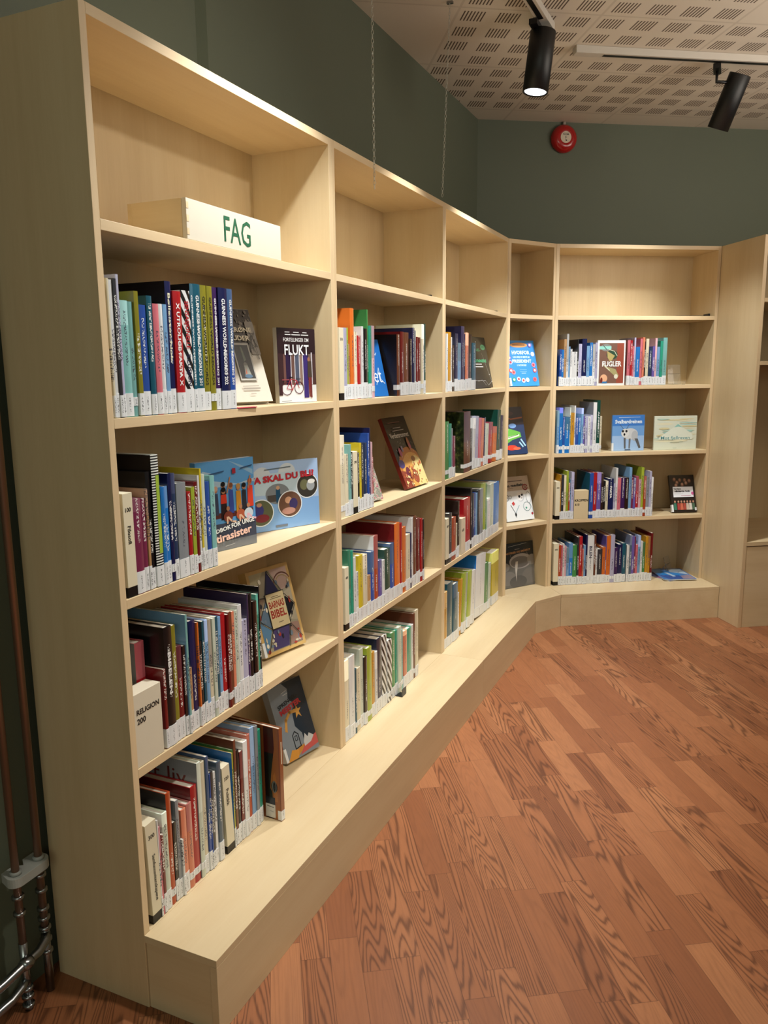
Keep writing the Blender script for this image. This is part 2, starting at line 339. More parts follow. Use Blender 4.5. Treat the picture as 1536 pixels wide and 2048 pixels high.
# ---------------------------------------------------------------- library books standing in rows
PAL = dict(k=('121014', 'black'), K=('33343a', 'charcoal'), w=('e4e5e6', 'white'), c=('e3d9bd', 'cream'), b=('b98f62', 'tan'), g=('8f959c', 'grey'), G=('4f6478', 'slate blue'),
    r=('b01c24', 'red'), R=('6e1016', 'dark red'), m=('7a2a4c', 'maroon'), p=('d2707d', 'pink'), P=('e0b4bd', 'pale pink'), o=('dc7028', 'orange'), O=('b3471f', 'rust orange'),
    y=('d6c02c', 'yellow'), Y=('cf9626', 'mustard'), l=('a3b53a', 'lime green'), L=('8a8426', 'olive'), e=('3f8a4a', 'green'), E=('12453a', 'dark green'), t=('2a9a80', 'teal'),
    T=('14566b', 'petrol blue'), a=('80b8b6', 'pale turquoise'), s=('7aa8d4', 'sky blue'), S=('2378c8', 'bright blue'), u=('2a50a4', 'royal blue'), n=('131a4c', 'navy'), N=('25375a', 'ink blue'),
    v=('6a5aa8', 'violet'), V=('3c1d58', 'deep purple'), z=('6e3c28', 'brown'), Z=('2e1a15', 'dark brown'), i=('ced8c8', 'greenish white'), x=('b8b6d4', 'lavender'), q=('de8466', 'salmon'),
    Q=('d8d8d8', 'black-and-white patterned'), I=('c8d0c0', 'black-and-white striped'), W=('e2e4e8', 'thick white'), D=('ddd3b8', 'cream'))
TXTC = dict(c='e8e2c4', w='f0f0f0', R='b0222c', K='2a2a20', k='161616', n='141a40')
def spine_text(body, length, height, zc, col, parent, x=.0003, bold=.02):
    pts, F = fit_text(body, length, height, bold, 3.5)
    m = MB(); m.v = [(x, p[1], zc-p[0]) for p in pts]; m.f = F; m.m = [0]*len(F)
    m.build('spine_title', plain(TXTC[col], .4), parent)
def library_book(root, code, t, h, d, text=None, tcol='w', side=None, hard=None, lab=None):
    hard = t > .013 if hard is None else hard
    b = .0024 if hard else .0008; y = t/2; bul = .0018 if hard else .0006; k = 6
    outer = [(-d, -y)]+[(-bul+bul*math.sin(math.pi*i/k), -y+t*i/k) for i in range(k+1)]+[(-d, y)]
    inner = [(-d, y-b), (-bul-b, y-b), (-bul-b, -y+b), (-d, -y+b)]
    pts = outer+inner; ns = [1]+[0]*k+[1]+[0]*5
    m = MB(); m.prism(pts, 0, h, 0, side=[(1 if (i in (0, k+1)) else 0) for i in range(len(pts))])
    spine = M_ZEBRA if code == 'Q' else M_SPIRAL if code == 'I' else M_COVER
    if isinstance(side, str): side = plain(PAL[side][0], .28, coat=.35)
    c = m.build('cover', [spine, side or M_COVER], root)
    r, g, bb, _ = lin(PAL[code][0]); j = random.uniform(.88, 1.08); c.color = (r*j, g*j, bb*j, 1)
    gp = .0035 if hard else .0006
    MB().box((-d+gp, -y+b+.0002, gp), (-bul-b-.0002, y-b-.0002, h-gp)).build('page_block', M_PAGES, root)
    if lab is None: lab = 0 if random.random() < .85 else 1
    if lab < 2:
        z0, z1 = (.0015, random.uniform(.044, .055)) if lab == 0 else (.022, .040)
        f = .0007; wr = min(.016, d*.3)
        o2 = [(-wr, -y-f/2)]+[(q[0]+f, q[1]*(1+f/max(y, .002))) for q in outer[1:-1]]+[(-wr, y+f/2)]
        o2 = [(p[0], max(-y-.00035, min(y+.00035, p[1]))) for p in o2]
        i2 = [(-wr, y-.0002), (-.004, y-.0002), (-.004, -y+.0002), (-wr, -y+.0002)]
        MB().prism(o2+i2, z0, z1).build('call_number_label', M_LABEL, c)
    if text:
        if code == 'Q': spine_text('SENSASJONELLE', .105, t*.55, h-.075, 'R', c); spine_text('ILLUSJON', .07, t*.55, .095, 'n', c)
        else: ln = min(h-.085, .0105*len(text)*(1.35 if len(text) < 12 else 1)); spine_text(text, ln, t*.40, h-.025-ln/2 if len(text) > 12 else h*.72-ln/2+.02, tcol, c)
    return c
ROWS = {
'1B':[
"c|0.0257|0.0062|0.273|","w|0.0319|0.0104|0.271|","K|0.0423|0.0095|0.274|","x|0.0517|0.0085|0.283|","a|0.0603|0.0238|0.234|","a|0.0841|0.0166|0.233|","L|0.1007|0.0135|0.255|","u|0.1142|0.0253|0.229|","T|0.1395|0.0176|0.249|","p|0.1571|0.0192|0.234|","w|0.1763|0.0146|0.235|","s|0.191|0.0136|0.235|","n|0.2037|0.0207|0.285||Bølle stor Nok|c","r|0.2244|0.0282|0.266||X UTROLIGE FAKTA X|w","Q|0.2526|0.0335|0.27||SENSASJONELLE ILLUSJON|R","T|0.2861|0.0119|0.287||GUINNESS WORLD RECORDS|w","T|0.2979|0.0282|0.288||GUINNESS WORLD RECORDS 201|w","L|0.3261|0.0248|0.288||GUINNESS WORLD RECORDS|K","L|0.3509|0.0211|0.288||GUINNESS WORLD RECORDS|K","V|0.3721|0.0187|0.287||GUINNESS WORLD RECORDS 201|w","n|0.3907|0.0353|0.288||GUINNESS WORLD RECORDS 202|w","u|0.4261|0.0227|0.288||GUINNESS WORLD RECORDS 201|w",],
'1C':[
"D|0.0287|0.0299|0.222|100|Filosofi|k","m|0.0587|0.0249|0.206|","m|0.0836|0.0145|0.204|","b|0.0981|0.0074|0.223|","k|0.1054|0.0161|0.258|","I|0.1216|0.0241|0.293|","S|0.1456|0.0142|0.219|","S|0.1598|0.0136|0.22|","n|0.1735|0.0127|0.247||Spør Vera|w","N|0.1862|0.0148|0.245|","g|0.201|0.0345|0.221|","r|0.2355|0.0141|0.197|","l|0.2496|0.0135|0.206|","R|0.2631|0.0154|0.216|","w|0.2784|0.0073|0.23|","y|0.2858|0.0068|0.245|","i|0.2926|0.014|0.23|","u|0.3066|0.0166|0.211|","a|0.3232|0.0185|0.223|",],
'1D':[
"r|0.0886|0.031|0.255|s","R|0.1196|0.01|0.191|","k|0.1296|0.0272|0.285||BIBELEN|w","L|0.1568|0.0139|0.282|","R|0.1706|0.0211|0.226|","Z|0.1918|0.0107|0.222|","a|0.2025|0.0079|0.295|","b|0.2105|0.012|0.161|","n|0.222|0.0233|0.272|","o|0.2453|0.0067|0.263|","k|0.252|0.0153|0.212|","T|0.2673|0.0103|0.259|","s|0.2777|0.014|0.258|","c|0.2916|0.0141|0.256|","i|0.3058|0.0125|0.255|","T|0.3183|0.0127|0.255|","s|0.3309|0.0146|0.25|","r|0.3456|0.0186|0.254|","R|0.3642|0.0113|0.248|","z|0.3755|0.0114|0.251|","q|0.3869|0.0115|0.249|","i|0.3984|0.0156|0.248|","w|0.414|0.0178|0.258|","x|0.4317|0.0241|0.212|","V|0.4558|0.0081|0.277|","k|0.464|0.0185|0.273|","Z|0.4825|0.0188|0.249|","t|0.5014|0.0114|0.264|","k|0.5128|0.0068|0.283|",],
'1E':[
"D|0.0292|0.0366|0.25|300|Samfunnsvitenskapene|k","w|0.0658|0.0049|0.242|","p|0.0706|0.0072|0.222|","R|0.0778|0.0092|0.199|","i|0.087|0.0184|0.245|","O|0.1054|0.017|0.285|","k|0.1224|0.012|0.203|","g|0.1344|0.0122|0.252|","w|0.1466|0.007|0.147|","q|0.1536|0.0196|0.217|","q|0.1732|0.0199|0.222|","r|0.1931|0.0248|0.255|","i|0.2179|0.0162|0.307|","c|0.2341|0.0172|0.3|","u|0.2514|0.0109|0.308|","u|0.2628|0.0017|0.258|","K|0.2646|0.0158|0.259|","w|0.2804|0.0125|0.252|","G|0.2929|0.0181|0.273|","D|0.3249|0.0337|0.247|320|Politikk|k","y|0.3586|0.0053|0.268|","e|0.3639|0.0054|0.274|","z|0.3693|0.0112|0.297|","k|0.3804|0.0156|0.262|","R|0.396|0.0138|0.253|","w|0.4098|0.0208|0.274|","O|0.4306|0.0163|0.284|","s|0.4469|0.0198|0.297|","g|0.4667|0.0146|0.294|","t|0.4814|0.0182|0.275|",],
'2B':[
"D|0.0332|0.0301|0.224|310||k","x|0.0633|0.0243|0.225|","l|0.0876|0.0116|0.226|","b|0.0992|0.0141|0.176|","o|0.1133|0.0276|0.288|","c|0.1408|0.0227|0.216|","r|0.1636|0.0271|0.205|","w|0.1907|0.016|0.235|","k|0.2066|0.032|0.229|","e|0.2386|0.0103|0.292|","t|0.2489|0.0235|0.24|","P|0.2724|0.0217|0.241|","z|0.4893|0.0305|0.221|","R|0.5198|0.0342|0.232|","z|0.554|0.0479|0.231|","Z|0.6019|0.0294|0.209|","n|0.6313|0.0266|0.251|","g|0.6578|0.0202|0.242|","R|0.678|0.0239|0.219|","R|0.7019|0.0277|0.218|","c|0.7296|0.0211|0.269|","w|0.7507|0.0142|0.269|","E|0.7649|0.0143|0.272|",],
'2C':[
"c|0.0296|0.0313|0.267|","c|0.0609|0.0253|0.204|","a|0.0862|0.0138|0.234|","k|0.1|0.0168|0.208|","D|0.1168|0.0325|0.207|390||k","k|0.1493|0.0178|0.201|","y|0.167|0.0167|0.232|","K|0.1838|0.0169|0.23|","N|0.2007|0.0279|0.229|","u|0.2285|0.0174|0.26|","n|0.246|0.0079|0.277|","P|0.2539|0.0097|0.228|","r|0.2636|0.0142|0.174|",],
'2D':[
"D|0.0397|0.0302|0.215|400||k","t|0.0699|0.0213|0.267|","t|0.0912|0.0186|0.261|","w|0.1098|0.0219|0.234|","w|0.1316|0.0181|0.179|","y|0.1497|0.0368|0.231|","c|0.1865|0.035|0.225|","b|0.2215|0.0219|0.145|","u|0.2434|0.0307|0.225|","O|0.274|0.037|0.275|","v|0.311|0.0291|0.179|","w|0.3401|0.0236|0.173|","E|0.3638|0.0514|0.207|","u|0.4152|0.0373|0.218|","o|0.4525|0.0511|0.287|","r|0.5035|0.0261|0.28|","o|0.5297|0.04|0.259|","c|0.5696|0.0375|0.223|","n|0.6071|0.0173|0.223|","w|0.6244|0.021|0.28|","z|0.6454|0.0356|0.281|","R|0.6809|0.0363|0.267|","r|0.7172|0.0258|0.261|","k|0.7431|0.0119|0.256|",],
'2E':[
"c|0.0292|0.0322|0.289|","w|0.0614|0.0412|0.292|","T|0.1026|0.014|0.236|","c|0.1166|0.0312|0.231|","i|0.1478|0.029|0.29|","Z|0.1767|0.0236|0.252|","l|0.2003|0.039|0.276|","Y|0.2393|0.0307|0.246|","w|0.27|0.02|0.24|","n|0.29|0.0433|0.281|","Q|0.3333|0.0458|0.277|","Q|0.379|0.0436|0.246|","e|0.4227|0.0344|0.262|","t|0.457|0.021|0.262|","i|0.478|0.0319|0.268|","a|0.5099|0.0252|0.247|","q|0.5352|0.0345|0.235|","t|0.5697|0.0511|0.231|","w|0.6208|0.023|0.234|","z|0.6438|0.0194|0.275|","c|0.6632|0.0315|0.283|",],
'3B':[
"w|0.0463|0.02|0.245|","Y|0.0663|0.037|0.252|","w|0.1033|0.0141|0.232|","Z|0.1173|0.038|0.2|","n|0.1553|0.0388|0.25|","s|0.1941|0.0445|0.211|","n|0.2386|0.0456|0.285|","n|0.2842|0.0154|0.252|","q|0.2996|0.0417|0.259|","Z|0.3413|0.0534|0.254|","T|0.3947|0.0548|0.217|",],
'3C':[
"e|0.0402|0.0444|0.25|","t|0.0846|0.0317|0.239|","g|0.1163|0.0137|0.217|","m|0.13|0.0324|0.182|","z|0.2779|0.0963|0.281|","K|0.3743|0.0419|0.198|","w|0.4162|0.0428|0.244|","x|0.459|0.0437|0.251|","p|0.5027|0.0446|0.24|","q|0.5473|0.0398|0.236|","n|0.5871|0.0173|0.238|","i|0.6044|0.0705|0.205|","r|0.6749|0.0667|0.208|","o|0.7416|0.0712|0.181|","E|0.8128|0.0618|0.263|","n|0.8746|0.0528|0.232|",],
'3D':[
"D|0.0448|0.038|0.206|600||k","K|0.0828|0.0397|0.224|","O|0.1224|0.0567|0.197|","c|0.1791|0.0241|0.161|","Z|0.2033|0.0244|0.262|","r|0.2945|0.0987|0.256|","k|0.3932|0.0246|0.293|","n|0.4178|0.0325|0.266|","u|0.4503|0.033|0.264|","s|0.4834|0.0279|0.258|","K|0.5113|0.034|0.269|","g|0.5452|0.052|0.27|","l|0.5972|0.0353|0.292|","e|0.6325|0.0359|0.282|","w|0.6684|0.0488|0.203|","i|0.7172|0.0625|0.271|","S|0.7797|0.1102|0.267|",],
'3E':[
"Y|0.033|0.0394|0.265|","T|0.0724|0.0754|0.294|","T|0.1478|0.0634|0.274|","w|0.2112|0.0219|0.217|","Y|0.2331|0.0333|0.269|","l|0.2664|0.0411|0.29|","i|0.3075|0.0387|0.28|","l|0.3463|0.0513|0.28|","w|0.3976|0.0659|0.269|","W|0.4747|0.1627|0.319|","e|0.6374|0.0611|0.256|","i|0.6985|0.0437|0.244|","y|0.7676|0.1271|0.286|",],
'5B':[
"u|0.0351|0.0131|0.202|","S|0.0483|0.0124|0.2|","b|0.0607|0.0149|0.257|","w|0.0756|0.0124|0.286|","s|0.088|0.01|0.217|","w|0.098|0.0112|0.204|","w|0.1092|0.0299|0.188|","k|0.1392|0.0062|0.256|","x|0.1454|0.02|0.231|","n|0.1654|0.0275|0.259|","s|0.1929|0.0176|0.22|","S|0.2105|0.0181|0.238|","w|0.2286|0.0146|0.229|","x|0.2432|0.0138|0.238|","p|0.4358|0.0176|0.251|","r|0.4534|0.0106|0.249|","p|0.464|0.0106|0.217|","x|0.4746|0.0106|0.265|","S|0.4852|0.0248|0.213|","p|0.51|0.0142|0.258|","q|0.5242|0.0124|0.266|","Z|0.5366|0.0089|0.242|","c|0.5455|0.0178|0.258|","N|0.5633|0.0214|0.21|","v|0.5846|0.016|0.216|","P|0.6007|0.0125|0.261|","s|0.6132|0.0179|0.213|","t|0.631|0.0179|0.245|","a|0.6489|0.0251|0.264|",],
'5C':[
"s|0.0317|0.0134|0.242|","S|0.0451|0.0224|0.257|","u|0.0675|0.0128|0.205|","S|0.0803|0.0278|0.205|","i|0.1081|0.0054|0.258|","Y|0.1135|0.0204|0.228|","w|0.1338|0.0086|0.268|","u|0.1424|0.0172|0.199|","S|0.1596|0.015|0.199|","s|0.1746|0.0129|0.253|","v|0.1875|0.0086|0.209|","n|0.1961|0.0043|0.207|","x|0.2004|0.0151|0.206|","w|0.2155|0.0151|0.206|","x|0.2306|0.0151|0.214|","w|0.2457|0.0216|0.284|","E|0.2673|0.0195|0.296||ALPINES|w","c|0.2868|0.0113|0.207|",],
'5D':[
"D|0.0344|0.0279|0.22|600||k","Y|0.0623|0.0053|0.26|","K|0.0676|0.0159|0.259|","c|0.0835|0.0146|0.256|","l|0.0982|0.0138|0.281|","O|0.112|0.0088|0.212|","s|0.1208|0.0067|0.232|","x|0.1275|0.0176|0.273|","u|0.2386|0.0237|0.264|","r|0.2622|0.0221|0.266|","v|0.2843|0.0256|0.265|","Z|0.3099|0.0135|0.262|","k|0.3234|0.0141|0.216|","c|0.3375|0.0157|0.216|","n|0.3532|0.0331|0.228||FAKTA|w","x|0.3862|0.0103|0.199|","w|0.397|0.0123|0.289|","p|0.4092|0.0233|0.229|","V|0.4325|0.0254|0.23|","Z|0.4579|0.0212|0.231|","s|0.4791|0.017|0.29|","m|0.4961|0.0128|0.23|","v|0.5089|0.0149|0.228|","r|0.5237|0.017|0.237|","P|0.5408|0.0149|0.217|","l|0.5557|0.0171|0.288|","O|0.5728|0.015|0.236|","g|0.5877|0.0193|0.231|","x|0.607|0.0128|0.265|","w|0.6198|0.0116|0.23|",],
'5E':[
"D|0.0332|0.0311|0.249|600||k","O|0.0643|0.0144|0.239|","p|0.0787|0.0105|0.239|","w|0.0892|0.0096|0.247|","P|0.0988|0.0144|0.232|","s|0.1132|0.015|0.222|","S|0.1282|0.0232|0.248|","e|0.1514|0.0265|0.235|","K|0.1779|0.0106|0.284|","r|0.1885|0.0211|0.286|","q|0.2096|0.0085|0.21|","s|0.2181|0.0115|0.233|","n|0.2296|0.0103|0.296|","w|0.2399|0.0425|0.286||BILEN|n","z|0.2824|0.0106|0.291|","w|0.293|0.0106|0.206|","K|0.3037|0.0289|0.205|","o|0.3326|0.0204|0.216|","v|0.353|0.0061|0.282|","o|0.3591|0.0254|0.282|","x|0.3845|0.026|0.286|","V|0.4105|0.0184|0.209|","n|0.4289|0.0276|0.229|","T|0.4565|0.0246|0.234|","w|0.4856|0.0164|0.221|","G|0.502|0.0129|0.282|","v|0.515|0.0173|0.274|","m|0.5322|0.0086|0.271|","p|0.5409|0.0138|0.223|","s|0.5547|0.0165|0.276|","w|0.5712|0.0139|0.242|","e|0.585|0.0165|0.234|","Y|0.6015|0.0174|0.27|","Y|0.6189|0.0157|0.267|","R|0.6345|0.0126|0.289|",],}
PH = {'1': 'nearest bookcase', '2': 'second bookcase', '3': 'third bookcase', '5': 'far bookcase'}
RH = {'B': 'top book row', 'C': 'second book row', 'D': 'third book row', 'E': 'bottom book row'}
ZR = {'B': ZB, 'C': ZC, 'D': ZD, 'E': ZE}
ORD = ['first', 'second', 'third', 'fourth', 'fifth', 'sixth', 'seventh', 'eighth', 'ninth', 'tenth', 'eleventh', 'twelfth', 'thirteenth', 'fourteenth', 'fifteenth']
def labels_for(key, items):
    """a phrase for every book of a row that holds for that book alone"""
    where = RH[key[1]]+' of '+PH[key[0]]; nm = [PAL[b[0]][1] for b in items]; n = len(items); out = []
    nm = ['cream divider' if b[0] == 'D' else a for a, b in zip(nm, items)]
    for i, b in enumerate(items):
        lft = nm[i-1] if i else None; rgt = nm[i+1] if i < n-1 else None
        hgt = b[3]; tall = all(hgt > items[j][3]+.02 for j in (i-1, i+1) if 0 <= j < n); short = all(hgt < items[j][3]-.02 for j in (i-1, i+1) if 0 <= j < n)
        adj = 'tall ' if tall else 'short ' if short else 'slim ' if b[2] < .011 else 'thick ' if b[2] > .022 else ''
        if b[0] == 'W': adj = ''
        if nm.count(nm[i]) == 1: s = f'{adj}{nm[i]} book, the only {nm[i]} one in {where}'
        elif lft is None: s = f'{adj}{nm[i]} book at the left end of {where}'
        elif rgt is None: s = f'{adj}{nm[i]} book at the right end of {where}'
        else: s = f'{adj}{nm[i]} book between {lft} and {rgt}, {where}'
        out.append((i, s))
    ss = [s for _, s in out]; res = []
    for i, s in out:
        if ss.count(s) > 1:
            same = [j for j in range(n) if nm[j] == nm[i]]; k = same.index(i)
            s = f'{ORD[k]} {nm[i]} book from the left in {where}'
        w_ = s.split()
        if len(w_) > 16: s = f'{nm[i]} book, {ORD[[j for j in range(n) if nm[j] == nm[i]].index(i)]} {nm[i]} one from the left, {where}'
        res.append(s)
    return res
SIDES = {('1B', 15): 'k', ('1B', 12): 'k', ('1C', 5): 'k', ('1D', 0): 'g', ('1D', 6): 's', ('1E', 5): 'k', ('1E', 11): 'R', ('1E', 12): 'g', ('1E', 20): 'S', ('2B', 12): 'k',
         ('2D', 14): 'R', ('2D', 9): 'w', ('3C', 4): M_JUNGLE, ('3E', 9): 'S', ('5C', 15): 'g', ('5D', 8): 'T'}
LEAN = {('3C', i): 4 for i in range(6, 17)}; LEAN.update({('3E', i): 6 for i in range(4, 9)}); LEAN[('3E', 9)] = 5; LEAN[('3E', 10)] = 3; LEAN[('3E', 11)] = 3
DLEAN = {('1E', 0): -2.0, ('1E', 19): -2.5}
DIVLAB = {'1C': 'cream divider reading 100 Filosofi at the left end of nearest bookcase', '1E': 'leaning cream divider reading 300 at the lower left of nearest bookcase', '1E2': 'leaning cream divider reading 320 Politikk among the bottom row books',
    '2B': 'pale cream divider at the left end of the top row, second bookcase', '2C': 'cream divider between short black and yellow-topped books, second bookcase', '2D': 'cream divider before the teal books, third row of second bookcase',
    '3D': 'narrow cream divider at the left end of third row, third bookcase', '5D': 'cream divider beside the corner, third row of wide far bookcase', '5E': 'cream divider with black foot, bottom row of wide far bookcase'}
def divider(key, s, t, h, num, text, lean, lab, deep=.15):
    a = FR[int(key[0])][1]
    r = thing('shelf_divider', lab, 'shelf divider', place(int(key[0]), s+t/2, -.003, ZR[key[1]]+.0006), (-math.radians(lean), 0, a), 'cream subject dividers')
    y = t/2-.0006; yb = y
    MB().box((-deep, -y, .022), (0, y, h)).build('cream_block', M_CREAM, r, bevel=.0006)
    MB().box((-deep, -y, 0), (-.0006, yb, .0215)).build('black_foot', M_BLACK, r)
    def put(body, hh, zc, ln):
        pts, F = fit_text(body, ln, hh, .02)
        m = MB(); m.v = [(.0004, p[1], zc-p[0]) for p in pts]; m.f = F; m.m = [0]*len(F); m.build('lettering', plain('161616', .5), r)
    if num:
        pts, F = fit_text(num, t*.55, .012, .02); m = MB(); m.v = [(.0004, p[0], h-.035+p[1]) for p in pts]; m.f = F; m.m = [0]*len(F); m.build('number', plain('161616', .5), r)
    if text: put(text, t*.34, h-.055-len(text)*.0042, .0085*len(text))
SIDEART = []
for key, lst in ROWS.items():
    items = [(lambda p: [p[0], float(p[1]), float(p[2]), float(p[3])]+p[4:])(q.split('|')) for q in lst]
    labs = labels_for(key, items); a = FR[int(key[0])][1]; nd = 0
    grp = 'books in the '+RH[key[1]]+' of the '+PH[key[0]]
    for i, b in enumerate(items):
        code, s, t, h = b[:4]
        if code == 'D':
            dl = DIVLAB[key] if nd == 0 else DIVLAB[key+'2']; nd += 1
            divider(key, s+(.007 if key == '1E' and nd == 1 else 0), t, h, b[4], b[5] if len(b) > 5 else '', DLEAN.get((key, i), 0), dl); continue
        set_back = .052 if 's' in b[4] else random.uniform(.001, .006)
        lean = LEAN.get((key, i), 0)
        if key == '1D' and i == 1: set_back = .004
        d = max(.12, min(.205, h*.74))
        r = thing('library_book', labs[i], 'book', place(int(key[0]), s+t/2, -set_back, ZR[key[1]]+.0006+(math.sin(math.radians(lean))*t/2)), (math.radians(-lean), 0, a), grp)
        gap = .0009
        cv = library_book(r, code, max(.0035, t-gap), min(h, .335), d, b[5] if len(b) > 5 else None, b[6] if len(b) > 6 else 'w', SIDES.get((key, i)))

        if code == 'I': MB().box((.0001, -t*.05, .075), (.0008, t*.36, h-.045)).build('spine_band', plain('9cb840', .35), cv)
        if (key, i) == ('1E', 12): SIDEART.append((cv, d, h, t-gap, [('t', 'tt liv', .52, .855, .62, .14, '6a2420', 0, 0)]))
        if (key, i) == ('1D', 0): SIDEART.append((cv, d, h, t-gap, [('l', [(.45, .62-.035*q), (.93-.02*q, .615-.035*q)], .0016, '2c2c30') for q in range(6)]))

# ---------------------------------------------------------------- books shown face out
def face_book(label, unit, z, bl, br, h, lean, t, hexc, art, spine_hex=None, spine_label=True, page=None, name='displayed_book', lift=.0006, hard=True):
    o, a0, _ = FR[unit]; A = place(unit, bl[0], bl[1], z); B = place(unit, br[0], br[1], z); wd = (B-A).length; ang = math.atan2(B.y-A.y, B.x-A.x)
    la = math.asin(min(.9, lean/h)); back = Vector((-math.sin(ang), math.cos(ang), 0))
    org = A+back*t*math.cos(la)+Vector((0, 0, lift))
    r = thing(name, label, 'book', org, (-la, 0, ang) if True else 0, 'books displayed with the front cover facing out')
    r.rotation_mode = 'XYZ'
    # local x runs along the width, local -y faces the reader, pivot at the rear foot
    b = .0025 if hard else .0009; g = .003 if hard else .0006
    cm = plain(hexc, .3, coat=.3); sm = plain(spine_hex, .3, coat=.3) if spine_hex else cm
    m = MB(); m.prism([(0, -t), (wd, -t), (wd, -t+b), (b, -t+b), (b, -b), (wd, -b), (wd, 0), (0, 0)], 0, h, 0, side=[0, 0, 0, 0, 0, 0, 0, 1])
    cov = m.build('cover', [cm, sm], r)
    MB().box((b+.0003, -t+b+.0003, g), (wd-g, -b-.0003, h-g)).build('page_block', M_PAGES, r)
    if spine_label: MB().box((-.0006, -t-.0004, .002), (.010, .0004 if not hard else -.0005, .046)).build('call_number_label', M_LABEL, cov)
    paint(cov, wd, h, -t, art)
    return r
def paint(r, wd, h, y0, art):
    mats = []; m = MB(); tm = MB(); tmats = []
    def mid(c, L):
        mt = c if not isinstance(c, str) else plain(c, .3, coat=.3)
        if mt not in L: L.append(mt)
        return L.index(mt)
    for k, s in enumerate(art):
        y = y0-.00018-k*.00007; ty = s[0]
        if ty == 't':
            _, body, cx, cy, tw, th, c = s[:7]; rot = s[7] if len(s) > 7 else 0; bold = s[8] if len(s) > 8 else .03
            pts, F = fit_text(body, tw*wd, th*h, bold, 2.6); n = len(tm.v); ca, sa = math.cos(math.radians(rot)), math.sin(math.radians(rot))
            tm.v += [(cx*wd+p[0]*ca-p[1]*sa, y, cy*h+p[0]*sa+p[1]*ca) for p in pts]; tm.f += [[n+i for i in f] for f in F]; tm.m += [mid(c, tmats)]*len(F); continue
        if ty == 'r': pts = [(s[1], s[2]), (s[3], s[2]), (s[3], s[4]), (s[1], s[4])]; c = s[5]
        elif ty == 'e': pts = [(s[1]+s[3]*math.cos(2*math.pi*i/28), s[2]+s[4]*math.sin(2*math.pi*i/28)) for i in range(28)]; c = s[5]
        elif ty == 'p': pts = s[1]; c = s[2]
        if ty in 'rep':
            pts = [(min(.998, max(.002, p[0])), min(.998, max(.002, p[1]))) for p in pts]
            ar = sum(pts[i][0]*pts[(i+1) % len(pts)][1]-pts[(i+1) % len(pts)][0]*pts[i][1] for i in range(len(pts)))
            if ar < 0: pts = pts[::-1]
            n = len(m.v); m.v += [(p[0]*wd, y, p[1]*h) for p in pts]; m.f.append([n+i for i in range(len(pts))]); m.m.append(mid(c, mats))
        elif ty == 'l':
            c = s[3]; q = [Vector((p[0]*wd, p[1]*h)) for p in s[1]]
            for p0, p1 in zip(q, q[1:]):
                d = (p1-p0); d = d.normalized()*s[2]/2 if d.length else d; e_ = Vector((-d.y, d.x)); n = len(m.v)
                for v in (p0-d-e_, p1+d-e_, p1+d+e_, p0-d+e_): m.v.append((v.x, y, v.y))
                m.f.append([n, n+1, n+2, n+3]); m.m.append(mid(c, mats))
    if m.v: m.build('cover_picture', mats, r)
    if tm.v: tm.build('cover_title', tmats, r)
def circ(cx, cy, rx, ry, a0=0, a1=360, n=20): return [(cx+rx*math.cos(math.radians(a0+(a1-a0)*i/n)), cy+ry*math.sin(math.radians(a0+(a1-a0)*i/n))) for i in range(n+1)]
R = random.Random(3)
# 1 old gods, grey and white cover
art = [('r', 0, .60, 1, 1, '3a322b')]
for i in range(46): art.append(('e', R.uniform(.02, .98), R.uniform(.80, .99), R.uniform(.01, .035), R.uniform(.006, .02), R.choice(['6c6358', '2a241f', '847a6c', '514a40'])))
art += [('p', [(.0, .60), (.0, .52), (.2, .58), (.5, .62), (.7, .55), (1, .50), (1, .62)], '3a322b'), ('r', .78, .5, 1, .86, '8a8176')]
for i in range(16): art.append(('l', [(R.uniform(.72, .98), R.uniform(.45, .8)), (R.uniform(.72, .98), R.uniform(.45, .8))], .0015, '4b443b'))
art += [('r', .30, .22, .72, .62, 'a9a49a'), ('r', .33, .24, .69, .60, '15181b'), ('p', [(.48, .58), (.52, .58), (.56, .44), (.50, .42)], '56604f'), ('e', .51, .38, .05, .035, '62625c'), ('p', [(.44, .27), (.60, .27), (.56, .38), (.47, .38)], '8d8f86'),
        ('p', [(.46, .29), (.50, .29), (.50, .35)], 'c05a3c'), ('e', .52, .265, .10, .02, '40607a'),
        ('t', 'NORRØNE', .50, .765, .80, .055, 'e6d9bc'), ('t', 'GUDER', .52, .675, .56, .055, 'e6d9bc'), ('t', 'NEIL GAIMAN', .5, .16, .5, .02, 'a99f90') if False else ('l', [(.3, .16), (.7, .16)], .002, '9a9084'), ('l', [(.32, .135), (.72, .135)], .0035, '8a8176'), ('l', [(.46, .08), (.58, .08)], .002, '9a9084')]
face_book('grey and cream book of Norse gods standing beside the blue annuals', 1, ZB, (.600, -.115), (.728, -.072), .277, .10, .024, 'c9c0b2', art, spine_label=False)
